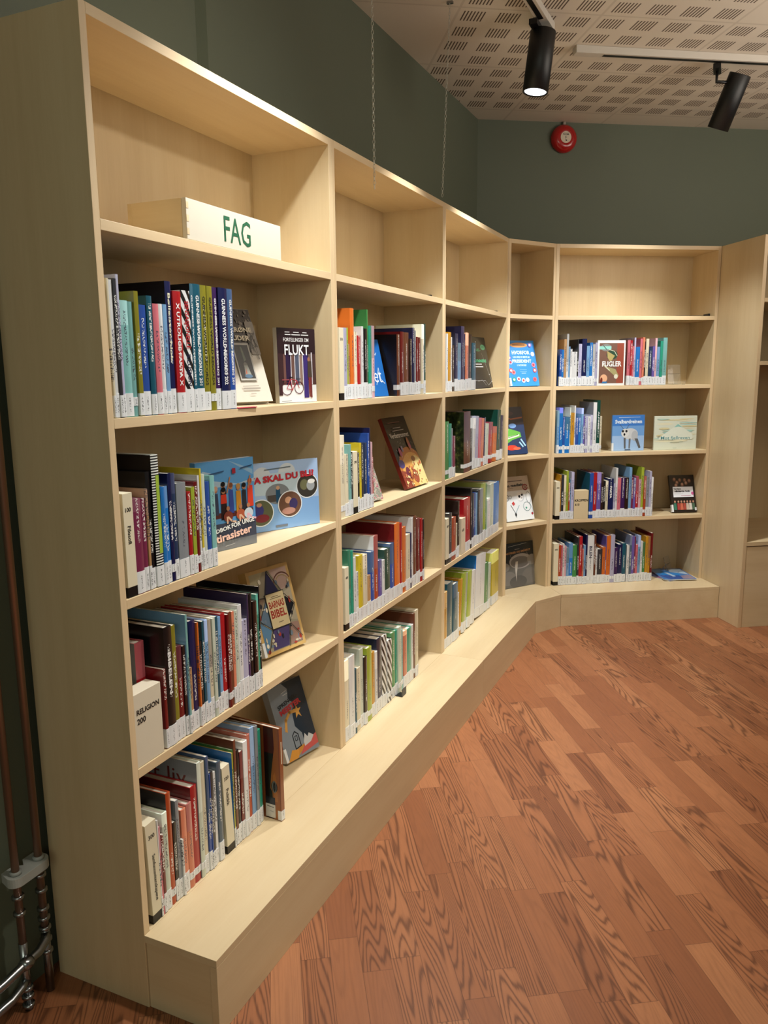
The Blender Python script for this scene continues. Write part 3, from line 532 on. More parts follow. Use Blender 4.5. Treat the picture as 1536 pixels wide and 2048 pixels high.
# 2 FLUKT
art = [('r', 0, .0, 1, .30, 'dcdde0')]
for x0, x1, c in ((0, .14, '3a2326'), (.14, .2, '6b4a44'), (.2, .32, '2c1a3a'), (.34, .42, '6a4c44'), (.44, .54, '4e5468'), (.56, .63, '8a6f62'), (.66, .78, '3a2a66'), (.8, .87, '6c5a50'), (.9, 1, '4a3230')):
    art.append(('r', x0, .24, x1, .72, c))
art += [('r', 0, .66, 1, 1, '2a171c'), ('r', .2, .0, .2, .0, '2a171c')]
for x0, x1 in ((.32, .34), (.42, .44), (.54, .56), (.63, .655), (.87, .9)): art.append(('r', x0, .24, x1, .68, 'c9c4cc'))
art += [('r', .66, .06, .78, .62, '3b2b6e'), ('r', .0, .1, .09, .66, '3a2326')]
art += [('l', circ(.20, .19, .13, .085), .0022, '5a2730'), ('l', circ(.52, .20, .115, .08), .0022, '5a2730'), ('l', [(.20, .19), (.30, .32), (.46, .30), (.52, .20)], .002, 'b03a44'), ('l', [(.30, .32), (.34, .17), (.46, .30)], .002, 'b03a44'), ('l', [(.20, .19), (.34, .17)], .002, 'b03a44'), ('l', [(.09, .31), (.26, .31)], .0025, '9a4a50'), ('r', .27, .335, .36, .35, '1c1418'), ('l', [(.44, .33), (.56, .32)], .002, '444048'),
        ('e', .80, .585, .035, .03, '9a6a52'), ('p', [(.76, .34), (.88, .34), (.87, .56), (.77, .56)], '473a30'), ('p', [(.79, .07), (.82, .07), (.84, .34), (.78, .34)], '7a3230'), ('p', [(.83, .06), (.87, .06), (.87, .34), (.83, .34)], '6a2a2a'),
        ('t', 'FORTELLINGER OM', .48, .845, .66, .05, 'f0f0f0', 0, .005), ('t', 'FLUKT', .49, .71, .64, .14, 'f6f6f6', 0, .015), ('l', [(.2, .945), (.31, .945)], .0022, 'd8d8d8'), ('l', [(.42, .945), (.55, .945)], .0022, 'd8d8d8'), ('l', [(.66, .945), (.76, .945)], .0022, 'd8d8d8'), ('l', [(.2, .912), (.33, .912)], .0025, 'd8d8d8'), ('l', [(.37, .912), (.58, .912)], .0025, 'd8d8d8'), ('l', [(.62, .912), (.80, .912)], .0025, 'd8d8d8'), ('l', [(.05, .025), (.3, .025)], .0015, '8a8a8a')]
face_book('paperback with red bicycle cover titled Fortellinger om Flukt, nearest bookcase', 1, ZB, (.768, -.075), (.918, -.035), .215, .004, .016, '2a171c', art, spine_hex='cfc6b4', spine_label=False, hard=False)
# 3 handbok for unge
art = [('r', 0, .30, 1, 1, '5c9ad0'), ('p', [(0, .84), (.12, .90), (.3, .86), (0, .78)], 'a9c2d6'), ('p', [(.55, .99), (.98, .86), (.98, .80)], '8db4d4'), ('p', [(0, .74), (.3, .78), (.7, .72), (1, .76), (1, .72), (0, .70)], 'a9c2d6'), ('r', 0, 0, 1, .30, '444858'), ('r', 0, 0, 1, .10, '70747a'), ('r', .08, .36, .96, .42, '5e2f2a')]
for x, w_, y0, y1, c, hc in ((.10, .07, .45, .62, 'b02434', '24160f'), (.20, .08, .42, .62, '5f3573', '6a3c20'), (.31, .07, .40, .66, '3a4258', 'c9a08a'), (.44, .09, .34, .70, '2e1c1c', '120c0a'), (.44, .09, .52, .64, 'd03a24', '120c0a'), (.57, .07, .40, .68, '3a4c9a', '7c4a2c'), (.70, .08, .40, .66, 'c98a2a', 'b98a4c'), (.80, .07, .42, .66, '2a2a30', '1a1210'), (.91, .09, .44, .70, 'd0402a', 'b04a24')):
    art += [('p', [(x-w_*.6, y0), (x+w_*.6, y0), (x+w_*.5, y1-.02), (x-w_*.5, y1-.02)], c), ('e', x, y1+.015, .033, .028, 'b07a58'), ('e', x, y1+.035, .038, .028, hc)]
art += [('l', [(.50, .64), (.56, .80)], .004, 'b07a58'), ('l', [(.88, .66), (.92, .79)], .004, 'b07a58')]
for x, c, l in ((.12, '2c7a4c', 'e6e0d0'), (.50, '7a3a2c', 'e0b89a'), (.72, 'b05a3c', 'e0b89a'), (.86, 'c9d4dc', 'e8b4c0')):
    art += [('e', x, .37, .08, .06, c), ('e', x, .46, .03, .026, 'b07a58'), ('l', [(x, .36), (x+.06, .31), (x+.12, .30)], .005, l), ('l', [(x-.02, .36), (x-.02, .30)], .005, l)]
art += [('r', .60, .84, .66, .90, 'a02838'), ('l', [(.2, .86), (.45, .88)], .003, '2c4a74'), ('l', [(.75, .89), (.95, .91)], .003, '2c4a74'),
        ('t', 'HÅNDBOK', .30, .235, .46, .060, 'f2f2ee', 8), ('t', 'FOR', .62, .265, .16, .055, 'f2f2ee', 6), ('t', 'UNGE', .84, .285, .22, .055, 'f2f2ee', 4), ('t', 'antirasister', .50, .155, .80, .085, 'f4c8b8', 6), ('l', [(.42, .045), (.58, .055)], .0015, 'a8a8a8')]
face_book('blue book with crowd of young people titled antirasister, nearest bookcase', 1, ZC, (.405, -.105), (.598, -.058), .240, .004, .020, '5c9ad0', art, spine_label=False, hard=False)
# 4 hva skal du bli
art = [('e', .17, .82, .10, .10, 'c9d2d8'), ('e', .33, .80, .10, .14, 'c9d2d8'), ('e', .62, .84, .10, .13, 'c9d2d8'), ('p', [(0, .55), (.0, .8), (.3, .8), (.45, .84), (.75, .84), (.86, .68), (.8, .5)], 'bcd0dc'), ('r', 0, .0, 1, .42, '7fa9dc'), ('e', .13, .38, .10, .16, 'b9ceb0'), ('e', .5, .53, .14, .15, '7c8288'), ('r', .38, .42, .60, .52, '4c4642'), ('r', .48, .40, .53, .60, '1e4a6a'), ('e', .505, .62, .022, .03, 'c09a7c'),
       ('e', .86, .60, .135, .19, 'dfe6ec'), ('e', .86, .60, .125, .175, '39352f'), ('e', .82, .62, .05, .08, '6a6a4c'), ('e', .90, .60, .05, .08, '9aa0a4'), ('e', .91, .66, .045, .035, 'e4e4e0'), ('e', .30, .28, .145, .20, 'dfe6ec'), ('e', .30, .28, .135, .185, '5c5f46'), ('e', .27, .32, .06, .09, '3c3a78'), ('e', .28, .40, .03, .03, 'b98a6c'), ('e', .31, .20, .08, .06, '7a2c34'), ('e', .64, .36, .145, .20, 'dfe6ec'), ('e', .64, .36, .135, .185, '6b4c3c'), ('e', .62, .42, .04, .05, 'c99a7c'), ('e', .68, .36, .05, .08, '3c3460'), ('e', .62, .26, .08, .05, 'b98a7c'),
       ('e', .12, .54, .045, .08, '6a2c20'), ('e', .12, .52, .032, .055, 'e8b49c'), ('p', [(.06, .36), (.18, .36), (.16, .46), (.08, .46)], '4c9a8a'), ('t', 'HVA SKAL DU BLI?', .525, .77, .84, .10, 'b82c38', 2, .05), ('l', [(.36, .90), (.66, .915)], .0025, '5c6a74'), ('r', .46, .04, .60, .07, '6c7480')]
face_book('wide pale blue picture book titled Hva skal du bli, behind the antirasister book', 1, ZC, (.640, -.160), (.920, -.036), .204, .006, .012, 'a4bfe4', art, spine_label=False)
# 5 barnas bibel
art = [('r', .06, .04, .94, .96, '9a927c'), ('p', [(.38, .96), (.06, .70), (.06, .96)], 'b5ad8c'), ('p', [(.46, .96), (.30, .68), (.66, .68)], '2b2550'), ('p', [(.52, .96), (.94, .96), (.94, .72), (.72, .70)], 'c0a49a'), ('l', circ(.78, .78, .20, .12, 20, 170), .004, '8a5c4c'), ('l', circ(.78, .78, .15, .09, 20, 170), .003, 'c9b07c'), ('p', [(.94, .70), (.74, .66), (.70, .34), (.94, .30)], 'a89e88'), ('p', [(.70, .66), (.94, .50), (.72, .34)], '15131c'), ('p', [(.06, .66), (.30, .66), (.06, .44)], '86705c'), ('p', [(.06, .42), (.30, .62), (.30, .30)], '5f7488'), ('p', [(.06, .40), (.28, .28), (.10, .05), (.06, .05)], '5a82a4'), ('p', [(.30, .28), (.72, .30), (.60, .05), (.22, .05)], '4a3f6c'), ('p', [(.72, .30), (.94, .28), (.94, .05), (.64, .05)], '9a7c70')]
for i in range(38): art.append(('e', R.choice([R.uniform(.08, .3), R.uniform(.72, .92), R.uniform(.1, .9)]), R.uniform(.05, .26) if i % 2 else R.uniform(.34, .92), R.uniform(.012, .04), R.uniform(.01, .035), R.choice(['e4dcc8', '2c2a30', 'c9bfa8', 'a43c30', '6c7c8c', 'd8cfba'])))
for a_, b_ in (((.46, .96), (.30, .66)), ((.46, .96), (.72, .66)), ((.06, .68), (.30, .66)), ((.06, .42), (.30, .64)), ((.06, .42), (.30, .28)), ((.94, .50), (.72, .66)), ((.94, .50), (.72, .30)), ((.30, .28), (.10, .04)), ((.72, .30), (.60, .04)), ((.72, .30), (.94, .10))): art.append(('l', [a_, b_], .0022, '2a2622'))
art += [('r', .29, .28, .73, .70, '2a2622'), ('r', .30, .29, .72, .69, 'cdbd92'), ('t', 'BARNAS', .51, .56, .36, .085, '9c3428'), ('t', 'BIBEL', .51, .45, .36, .095, '9c3428'), ('l', [(.42, .65), (.58, .65)], .002, '6a5c48'), ('l', [(.38, .63), (.64, .63)], .002, '6a5c48'), ('l', [(.47, .345), (.57, .345)], .002, '6a5c48')]
face_book('thick gilt-bordered Barnas Bibel with mosaic cover leaning back on a clear stand', 1, ZD, (.676, -.095), (.852, -.058), .262, .075, .032, 'c9a668', art)
# 6 grey and navy adventure
art = [('p', [(.42, 1), (.55, .90), (.50, .78), (.60, .70), (.50, .55), (.48, .40), (.62, .28), (.62, .12), (1, .16), (1, 1)], '1f2c3c'), ('p', [(0, 0), (.30, .0), (.62, .10), (.62, .14), (.30, .10)], 'c98a3c'), ('p', [(.05, 0), (.35, 0), (.42, .10), (.22, .13)], 'd8963c'), ('p', [(.42, .02), (1, .06), (1, .20), (.62, .13)], 'c85a58'), ('p', [(.6, .16), (.68, .26), (.74, .20), (.80, .24), (.92, .18), (.8, .12), (.6, .10)], 'c9ccd0'),
       ('l', [(.22, .40), (.28, .52), (.44, .60), (.66, .58)], .010, 'cf9a4c'), ('p', [(.66, .65), (.69, .60), (.78, .60), (.70, .56), (.74, .48), (.66, .53), (.58, .49), (.61, .57), (.55, .62), (.63, .61)], 'cf9a4c'), ('p', [(.18, .44), (.24, .36), (.26, .42)], 'cf9a4c'), ('l', [(.34, .12), (.34, .30), (.42, .34), (.50, .29), (.50, .13), (.34, .12)], .003, '15181c'), ('l', [(.39, .22), (.39, .28), (.45, .28), (.45, .22), (.39, .22)], .002, '15181c'),
       ('t', 'SEBASTIAN', .46, .745, .62, .055, '15181c', 12), ('t', 'MEISTER', .50, .665, .66, .075, 'b8343c', 10, .05), ('l', [(.35, .87), (.50, .89)], .002, 'c9ccd0'), ('l', [(.38, .84), (.52, .85)], .002, 'c9ccd0')]
art[-4] = ('t', 'SPRENGEL-', .46, .745, .62, .055, '15181c', 12)
face_book('grey and navy storybook with orange shooting star, lowest shelf of nearest bookcase', 1, ZE, (.785, -.10), (.935, -.066), .245, .085, .028, '848d98', art)
# 8 space book
art = [('e', .58, .12, .62, .44, 'b8702e'), ('e', .62, .10, .56, .38, 'd9a052'), ('e', .80, .16, .26, .26, 'e6cf8c'), ('p', [(0, .0), (.35, .0), (.28, .22), (0, .26)], '8a3a2a'), ('e', .56, .14, .12, .10, '9c4a30'), ('e', .30, .20, .10, .09, '6a2438'), ('e', .14, .34, .12, .06, '4a3f7a'), ('e', .70, .38, .09, .04, '8a5424')]
for i in range(40): art.append(('e', R.uniform(.05, .95), R.uniform(.03, .33), R.uniform(.01, .04), R.uniform(.008, .03), R.choice(['e6cf8c', '9c4a30', 'c9803c', 'b85a3c', 'f0dca0'])))
art += [('e', .24, .50, .06, .06, 'a84a68'), ('e', .36, .54, .04, .045, '8a7aa0'), ('e', .72, .60, .055, .09, 'a86a4c'), ('e', .74, .56, .04, .05, 'b04a6c'), ('t', 'Verdensrommet', .46, .735, .82, .070, 'e0dcd4', 0, .01), ('l', [(.3, .84), (.62, .84)], .003, 'a8a4a0'), ('l', [(.24, .80), (.72, .805)], .003, 'a8a4a0'), ('l', [(.16, .915), (.66, .92)], .003, '6c4444')]
for i in range(22): art.append(('e', R.uniform(.05, .95), R.uniform(.36, .70), .006, .004, 'd8d4e0'))
face_book('black book titled Verdensrommet with orange planet, leaning on a clear stand', 2, ZC, (.662, -.036), (.880, -.031), .300, .115, .016, '140f10', art, spine_hex='6e2018', spine_label=False)
# small patterned book beside it
art = [('r', .1, 0, 1, 1, mottle('crowded_pattern', ['2c2c2a', 'a8a49a', '5a5f50', 'c9c4b4', 'b0485c', '4a4a80'], 90, 6))]
face_book('small leaning book with crowded patterned cover beside a red spine', 2, ZC, (.308, -.045), (.415, -.030), .140, .048, .018, '6b6459', art, spine_hex='8a7f70', spine_label=False)
# blue leaning paperback, second bookcase
art = [('l', [(.66, .82), (.70, .74), (.74, .80), (.78, .72), (.83, .76)], .0025, 'bcd0e8'), ('t', 'et', .72, .34, .3, .20, 'e4eefa', 0, -.005), ('l', [(.62, .20), (.66, .26), (.80, .50), (.82, .30), (.94, .22)], .0018, 'e4eefa')]
face_book('bright blue thin book with white handwriting, leaning among spines, second bookcase', 2, ZB, (.315, -.060), (.462, -.026), .208, .050, .006, '1d66b4', art, spine_label=False, hard=False)
# 9 black beginners
art = [('e', .84, .80, .10, .055, '3ea878'), ('l', [(.78, .80), (.90, .80)], .002, '0f3c2c'), ('l', [(.79, .82), (.89, .82)], .002, '0f3c2c'), ('t', 'HJERNE-', .42, .735, .62, .075, '3fae7c', 0, .02), ('t', 'REK', .26, .63, .3, .07, '3fae7c'), ('t', 'NYBEGYNNERE', .48, .53, .82, .060, '3fae7c', 0, .04), ('l', [(.12, .465), (.66, .465)], .005, 'd0d0d0'), ('l', [(.12, .415), (.70, .415)], .005, 'd0d0d0'),
       ('l', [(.74, .68), (.92, .26), (.98, .12), (.80, .05), (.70, .14), (.58, .14)], .0016, 'b8b8b8'), ('l', [(.10, .06), (.24, .15), (.40, .14), (.56, .15), (.70, .05)], .0016, 'b8b8b8'), ('e', .92, .26, .014, .008, 'ffffff'), ('e', .98, .12, .014, .008, 'ffffff'), ('e', .40, .14, .014, .008, 'ffffff'), ('e', .24, .15, .014, .008, 'ffffff'), ('e', .56, .90, .02, .012, 'd0d0d0')]
face_book('black book with green lettering and white constellation lines, third bookcase', 3, ZB, (.565, -.065), (.885, -.045), .262, .055, .014, '141210', art, spine_label=False)
# 10 blue president book
art = [('e', .46, .90, .30, .055, 'e8a25c'), ('l', [(.26, .90), (.66, .90)], .006, '7a4a28'), ('t', 'HVORFOR', .50, .735, .62, .085, 'cfeedd', 0, .05), ('t', 'KAN IKKE DE BESTE BLI', .50, .635, .58, .045, 'cfeedd', 0, .03), ('t', 'PRESIDENT', .50, .545, .66, .075, 'cfeedd', 0, .05), ('t', 'I NORGE?', .48, .455, .32, .040, 'cfeedd'), ('l', [(.40, .36), (.62, .36)], .002, '8cc4e8'), ('l', [(.40, .32), (.62, .32)], .002, '8cc4e8'), ('l', [(.44, .28), (.58, .28)], .002, 'dceefa')]
for i, (x, y_, c) in enumerate(((.06, .78, 'e6eef4'), (.08, .62, '6a6ad0'), (.10, .52, 'a8b4e8'), (.08, .34, 'c8505c'), (.16, .30, 'e08a90'), (.90, .70, 'cfd8f0'), (.88, .46, 'd88aa8'), (.90, .34, 'c8505c'), (.86, .14, 'd86a6a'), (.14, .14, '1e9a8a'), (.46, .12, 'e6f0fa'), (.60, .13, 'bcd8f4'), (.30, .15, 'cfe0f4'), (.84, .90, '8a70c8'))):
    art += [('e', x, y_, .065, .05, c), ('e', x, y_, .035, .025, 'f0f0f0' if i % 2 else 'b83c48')]
face_book('bright blue book with President in its title, in the narrow corner bookcase', 4, ZB, (.100, -.075), (.292, -.050), .258, .070, .016, '2f8fe0', art)
# 11 green creature
art = [('r', 0, 0, 1, .62, '24365c'), ('e', .05, .72, .38, .16, 'a89890'), ('e', .02, .70, .26, .11, '5c4a4c'), ('l', [(.35, .80), (.6, .74), (.95, .77)], .008, 'a85c28'), ('p', [(0, .22), (.12, .24), (.30, .20), (.55, .30), (.86, .36), (.84, .46), (.60, .52), (.40, .56), (.20, .56), (0, .52)], '69b446'), ('p', [(.30, .30), (.80, .38), (.80, .42), (.35, .36)], 'dceccf'), ('l', [(.34, .34), (.76, .41)], .003, '2c5a20'), ('l', [(.2, .54), (.36, .62), (.46, .52)], .006, 'd4ecd8'), ('e', .62, .60, .12, .05, '7aa4e0'), ('e', .50, .14, .18, .055, 'd8402c'), ('e', .66, .12, .12, .03, 'e86a4c'), ('e', .06, .12, .1, .05, 'b8485c'), ('l', [(.78, .24), (.86, .16)], .009, 'a8d4ec'), ('l', [(.84, .30), (.94, .18)], .009, 'a8d4ec'), ('e', .5, .86, .2, .05, '4a2c28')]
face_book('dark blue book with bright green creature on its cover, narrow corner bookcase', 4, ZC, (.018+.005, -.090), (.226, -.060), .272, .080, .014, '2a1c20', art, spine_label=False)
# 12 medicine
art = [('r', 0, .68, 1, 1, 'c8b8a8'), ('r', 0, 0, 1, .66, 'eceff2'), ('t', 'om medisin', .44, .80, .70, .065, '2c2c30', 2, .05), ('l', [(.1, .89), (.76, .90)], .0045, '6a5450'), ('l', [(.15, .73), (.4, .735)], .002, '6a5450'), ('l', circ(.84, .74, .08, .06, 20, 340), .006, 'a02430'), ('l', circ(.84, .74, .03, .025), .004, 'a02430'), ('e', .62, .53, .13, .11, 'd0d4da'), ('e', .60, .54, .12, .10, 'f4f4f4'), ('e', .58, .54, .04, .032, '1a1a1a'), ('e', .68, .57, .035, .028, '1a1a1a'), ('e', .66, .50, .015, .015, '444444'), ('l', circ(.80, .30, .13, .10), .0022, '3c7a80'), ('e', .77, .27, .03, .022, '4aa08a'), ('l', circ(.90, .50, .08, .13), .0022, '5c6470'), ('l', [(.92, .36), (.98, .24), (.96, .14)], .002, '5c8aa0'), ('e', .95, .13, .035, .03, 'a83848'), ('p', [(.26, .40), (.32, .34), (.38, .38), (.34, .44)], 'cc4a48'), ('l', [(.22, .36), (.34, .18), (.36, .08)], .0025, '444a54'), ('l', [(.52, .34), (.38, .20), (.34, .10)], .0025, '5c8aa0'), ('e', .35, .14, .03, .04, '1c1c20'), ('l', [(.04, .66), (.20, .56)], .003, '444a54'), ('l', circ(.12, .50, .05, .035), .0022, '5c6470'), ('l', circ(.24, .54, .05, .035), .0022, '5c6470')]
face_book('white book about medicine with skull drawings, narrow corner bookcase', 4, ZD, (.092, -.075), (.290, -.062), .255, .075, .018, 'e6e8ea', art, spine_label=False)
# 13 microbe close-up
art = [('r', 0, 0, 1, .62, '6a6864'), ('p', [(0, .62), (0, .50), (.16, .56), (.24, .48), (.3, .62)], '24282a'), ('e', .12, .48, .14, .10, '8a8682'), ('e', .60, .58, .34, .17, 'a09a98'), ('e', .58, .56, .28, .13, '6e6a68'), ('e', .94, .58, .14, .12, '8a8682'), ('e', .20, .22, .24, .16, '7c7874'), ('e', .86, .22, .24, .18, '74706c'), ('e', .50, .12, .26, .14, '5c5a58'), ('p', [(.45, .58), (.52, .58), (.50, .46), (.46, .30), (.45, .12), (.43, .30), (.42, .46)], 'c4beb8'), ('l', [(.25, .93), (.80, .97)], .002, 'a8a8a0'), ('t', 'INSEKTER OG SMÅKRYP', .52, .80, .78, .060, 'b88a5c', 3, .03), ('l', [(.44, .855), (.58, .86)], .002, 'b8b4a8'), ('l', [(.3, .74), (.33, .66)], .0015, 'a8a4a0'), ('l', [(.8, .76), (.82, .68)], .0015, 'a8a4a0')]
art[11] = ('t', 'BAKTERIER OG SMÅKRYP', .52, .80, .78, .060, 'b88a5c', 3, .03)
face_book('dark grey book with microscope close-up at the foot of the corner bookcase', 4, ZE, (.070, -.085), (.318, -.075), .258, .030, .012, '20262a', art)
# 14 FUGLER
art = [('r', .06, .05, .95, .94, '7c5a4c'), ('r', .70, .05, .95, .94, '9a4c3a'), ('e', .30, .84, .20, .08, '8a8c88'), ('r', .06, .80, .48, .87, '9adcd0'), ('e', .52, .68, .20, .10, '2c4c3a'), ('p', [(.34, .76), (.36, .62), (.44, .54), (.52, .56), (.62, .66), (.46, .72)], 'b8a86c'), ('l', [(.40, .80), (.60, .76), (.70, .66)], .003, 'd8dcc0'), ('l', [(.20, .88), (.32, .80)], .003, '20201c'), ('p', [(.24, .42), (.40, .34), (.62, .22), (.72, .14), (.78, .22), (.66, .36), (.46, .40)], 'a8a070'), ('l', [(.22, .46), (.44, .34)], .005, 'dcd8c0'), ('e', .68, .20, .07, .05, 'e0dcc8'), ('e', .24, .16, .13, .09, 'e6b08a'), ('r', .16, .05, .36, .09, '3c7ab0'), ('e', .16, .12, .04, .06, '7a2c20'), ('t', 'FUGLER', .52, .48, .70, .12, 'f6f6f4', 0, .03)]
face_book('white-framed bird book titled Fugler standing cover out among spines', 5, ZB, (.259, -.004), (.423, -.004), .250, .003, .018, 'ececea', art, spine_label=False)
# 15, 16
art = [('r', 0, .55, 1, 1, '3f7ac8'), ('r', 0, .35, 1, .70, '6f9fd8'), ('r', 0, 0, 1, .42, '9dbce4'), ('t', 'Svalbardreinen', .50, .82, .84, .11, 'e4f0fa', 0, .03), ('l', [(.2, .93), (.86, .94)], .002, 'dce8f4'), ('e', .56, .47, .24, .16, 'c9ccd0'), ('e', .40, .50, .12, .12, 'd8d8d6'), ('e', .33, .55, .035, .035, '1e1e22'), ('e', .44, .55, .035, .035, '1e1e22'), ('e', .38, .46, .03, .035, '15151a'), ('e', .70, .42, .10, .14, 'b4b8be'), ('p', [(.36, .36), (.42, .36), (.43, .06), (.38, .06)], '5c5c60'), ('p', [(.52, .34), (.58, .34), (.56, .06), (.52, .06)], '6c6c70'), ('p', [(.70, .34), (.80, .34), (.90, .08), (.84, .06)], '5c5c60'), ('l', [(.34, .62), (.24, .74)], .002, '5c5c60'), ('l', [(.44, .62), (.52, .74)], .002, '5c5c60'), ('r', .40, .015, .58, .035, '20304a')]
face_book('small blue picture book titled Svalbardreinen, wide far bookcase', 5, ZC, (.388, -.055), (.585, -.055), .206, .004, .012, '6f9fd8', art)
art = []
for i in range(26):
    y_ = R.uniform(.2, .92); x = R.uniform(.0, .7); art.append(('e', x+.15, y_, R.uniform(.1, .3), R.uniform(.012, .035), R.choice(['b8d4c8', '9ac8bc', 'd4cba0', 'e0ddc0', 'a8cfc8'])))
art += [('p', [(.15, .4), (.5, .70), (.60, .72), (.9, .45), (.9, .3), (.1, .3)], 'dfe6d8'), ('p', [(.46, .66), (.55, .76), (.66, .66), (.56, .68)], '8ec4bc'), ('t', 'Mot fjellreven', .50, .34, .68, .12, '4a9098', 0, .01), ('l', [(.38, .22), (.68, .225)], .002, 'a8bcb0'), ('l', [(.08, .36), (.14, .42)], .002, '6c6c58'), ('l', [(.45, .05), (.53, .05)], .002, 'a8bcb0')]
face_book('pale cream landscape-format book titled Mot fjellreven, wide far bookcase', 5, ZC, (.645, -.052), (.905, -.040), .197, .004, .010, 'd6dccb', art, spine_label=False)
# 17
art = []
for x, y_ in ((.2, .88), (.3, .80), (.42, .86), (.25, .72), (.62, .86), (.66, .78), (.8, .84), (.5, .74)): art += [('e', x, y_, .07, .055, '6a4838'), ('e', x, y_+.01, .04, .035, 'a8806a')]
for x, c in ((.14, '3a7a64'), (.28, 'a83c3c'), (.40, 'c96a50'), (.52, 'a8483c'), (.64, 'c8b8a8'), (.76, 'd8d0c8'), (.88, '4a6a54')): art += [('p', [(x-.06, .06), (x+.06, .06), (x+.05, .24), (x-.05, .24)], c), ('e', x, .28, .035, .03, 'c0907a')]
art += [('r', .10, .40, .92, .68, 'e6e8ee'), ('t', 'Verdens', .28, .625, .30, .045, '24242c', 0, .04), ('t', 'viktigste bok', .48, .555, .66, .060, '24242c', 0, .06), ('l', [(.15, .49), (.5, .49)], .0015, '9a9aa4'), ('l', [(.42, .44), (.8, .445)], .0025, 'b86a8c'), ('e', .88, .50, .05, .045, 'cc5c98'), ('r', .92, .04, .99, .12, 'dcdce0')]
face_book('black book titled Verdens viktigste bok, leaning at the right, wide far bookcase', 5, ZD, (.790, -.058), (.942, -.048), .226, .075, .018, '1c1412', art)
# guitar book standing proud of the row on the bottom shelf of the nearest bookcase
gb = thing('library_book', 'brown guitar-cover book sticking out past its row, lowest shelf of nearest bookcase', 'book', place(1, .520, .046, ZE+.0006), (0, 0, math.radians(-4)), 'books in the bottom book row of the nearest bookcase')
m = MB(); t_, h_, d_ = .015, .276, .205
m.prism([(-d_, -t_/2), (0, -t_/2), (0, t_/2), (-d_, t_/2), (-d_, t_/2-.0024), (-.003, t_/2-.0024), (-.003, -t_/2+.0024), (-d_, -t_/2+.0024)], 0, h_, 0)
m.build('cover', plain('8a4a26', .3, coat=.4), gb)
MB().box((-d_+.003, -t_/2+.0026, .003), (-.0033, t_/2-.0026, h_-.003)).build('page_block', M_PAGES, gb)
MB().box((-.012, -t_/2-.0005, .002), (.0005, t_/2+.0005, .030)).build('call_number_label', M_LABEL, gb)
q = thing('x', 'x', 'x'); bpy.data.objects.remove(q)
def squeeze(art):
    f = lambda x: .74+.26*x; o = []
    for s in art:
        if s[0] == 'r': o.append(('r', f(s[1]), s[2], f(s[3]), s[4], s[5]))
        elif s[0] == 'e': o.append(('e', f(s[1]), s[2], s[3]*.4, s[4]*.8, s[5]))
        elif s[0] == 'p': o.append(('p', [(f(x), y) for x, y in s[1]], s[2]))
        else: o.append(('l', [(f(x), y) for x, y in s[1]], s[2], s[3]))
    return o
def side_paint(parent, wd, h, y, art):
    e_ = bpy.data.objects.new('tmp', None); COL.objects.link(e_); paint(e_, wd, h, y, art)
    for c in list(e_.children): c.parent = parent; c.location.x = -wd
    bpy.data.objects.remove(e_)
for cv_, d__, h__, t__, art_ in SIDEART: side_paint(cv_, d__, h__, -t__/2, art_)
side_paint(gb, d_, h_, -t_/2, squeeze([('r', .0, .0, .93, 1, '1c0d0c'), ('r', .0, .72, .70, 1, '4a0f10'), ('p', [(.50, .0), (.93, .0), (.93, 1), (.62, 1), (.66, .78), (.52, .62), (.40, .46), (.34, .34), (.46, .30)], '9a5a24'), ('p', [(.52, .48), (.56, .20), (.80, .20), (.76, .42), (.66, .52)], 'b06c2c'), ('e', .60, .36, .13, .075, '1a1010'), ('l', circ(.60, .36, .11, .06), .003, '8a8a88'), ('e', .60, .36, .05, .03, '2c2c30'), ('r', .0, .10, .62, .24, '20242a'), ('r', .0, .015, .62, .16, 'd8d6d0'), ('l', [(.1, .135), (.5, .13)], .0025, '5a5a5a'), ('l', [(.3, .085), (.5, .08)], .0015, '8a8a8a')]))
spine_text('Gitar', .05, .008, .15, 'w', gb, .0009) if False else None
MB().box((.0002, -.002, .17), (.0008, .002, .235)).build('spine_title', plain('d8c8b0', .4), gb)

# ---------------------------------------------------------------- clear stands
def stand(label, unit, z, s, n, w_=.09, h=.11, rot=0, a=.35):
    r = thing('book_stand', label, 'book stand', place(unit, s, n, z+.0006), (0, 0, FR[unit][1]+rot), 'clear acrylic book stands')
    T_ = .0022
    def sheet(nm, pts):
        q = [Vector(p) for p in pts]; off = [(q[i+1]-q[i]).normalized() for i in range(len(q)-1)]
        m = MB()
        for i in range(len(q)-1):
            d = off[i]; nrm = Vector((-d.y, d.x))*T_; P_ = [q[i], q[i+1], q[i+1]+nrm, q[i]+nrm]; k = len(m.v)
            m.v += [(p.x, -w_/2, p.y) for p in P_]+[(p.x, w_/2, p.y) for p in P_]
            for f in ((0, 1, 2, 3), (7, 6, 5, 4), (0, 4, 5, 1), (1, 5, 6, 2), (2, 6, 7, 3), (3, 7, 4, 0)): m.f.append([k+j for j in f]); m.m.append(0)
        m.build(nm, M_ACR, r)
    sheet('back_rest', [(-.02, .0035), (-.02-h*math.sin(a), h*math.cos(a))])
    sheet('foot', [(.0428, .018), (.0428, .0030), (-.02, .0030)])
    sheet('strut', [(-.02-h*.55*math.sin(a), h*.55*math.cos(a)), (-.075, .0035)])
stand('empty clear acrylic stand at the right of the top book row, wide far bookcase', 5, ZB, .79, -.10, .075, .115, -.1, .2)
stand('empty clear acrylic stand behind the magazines, wide far bookcase', 5, ZE, .868, -.150, .075, .10, .7, .3)

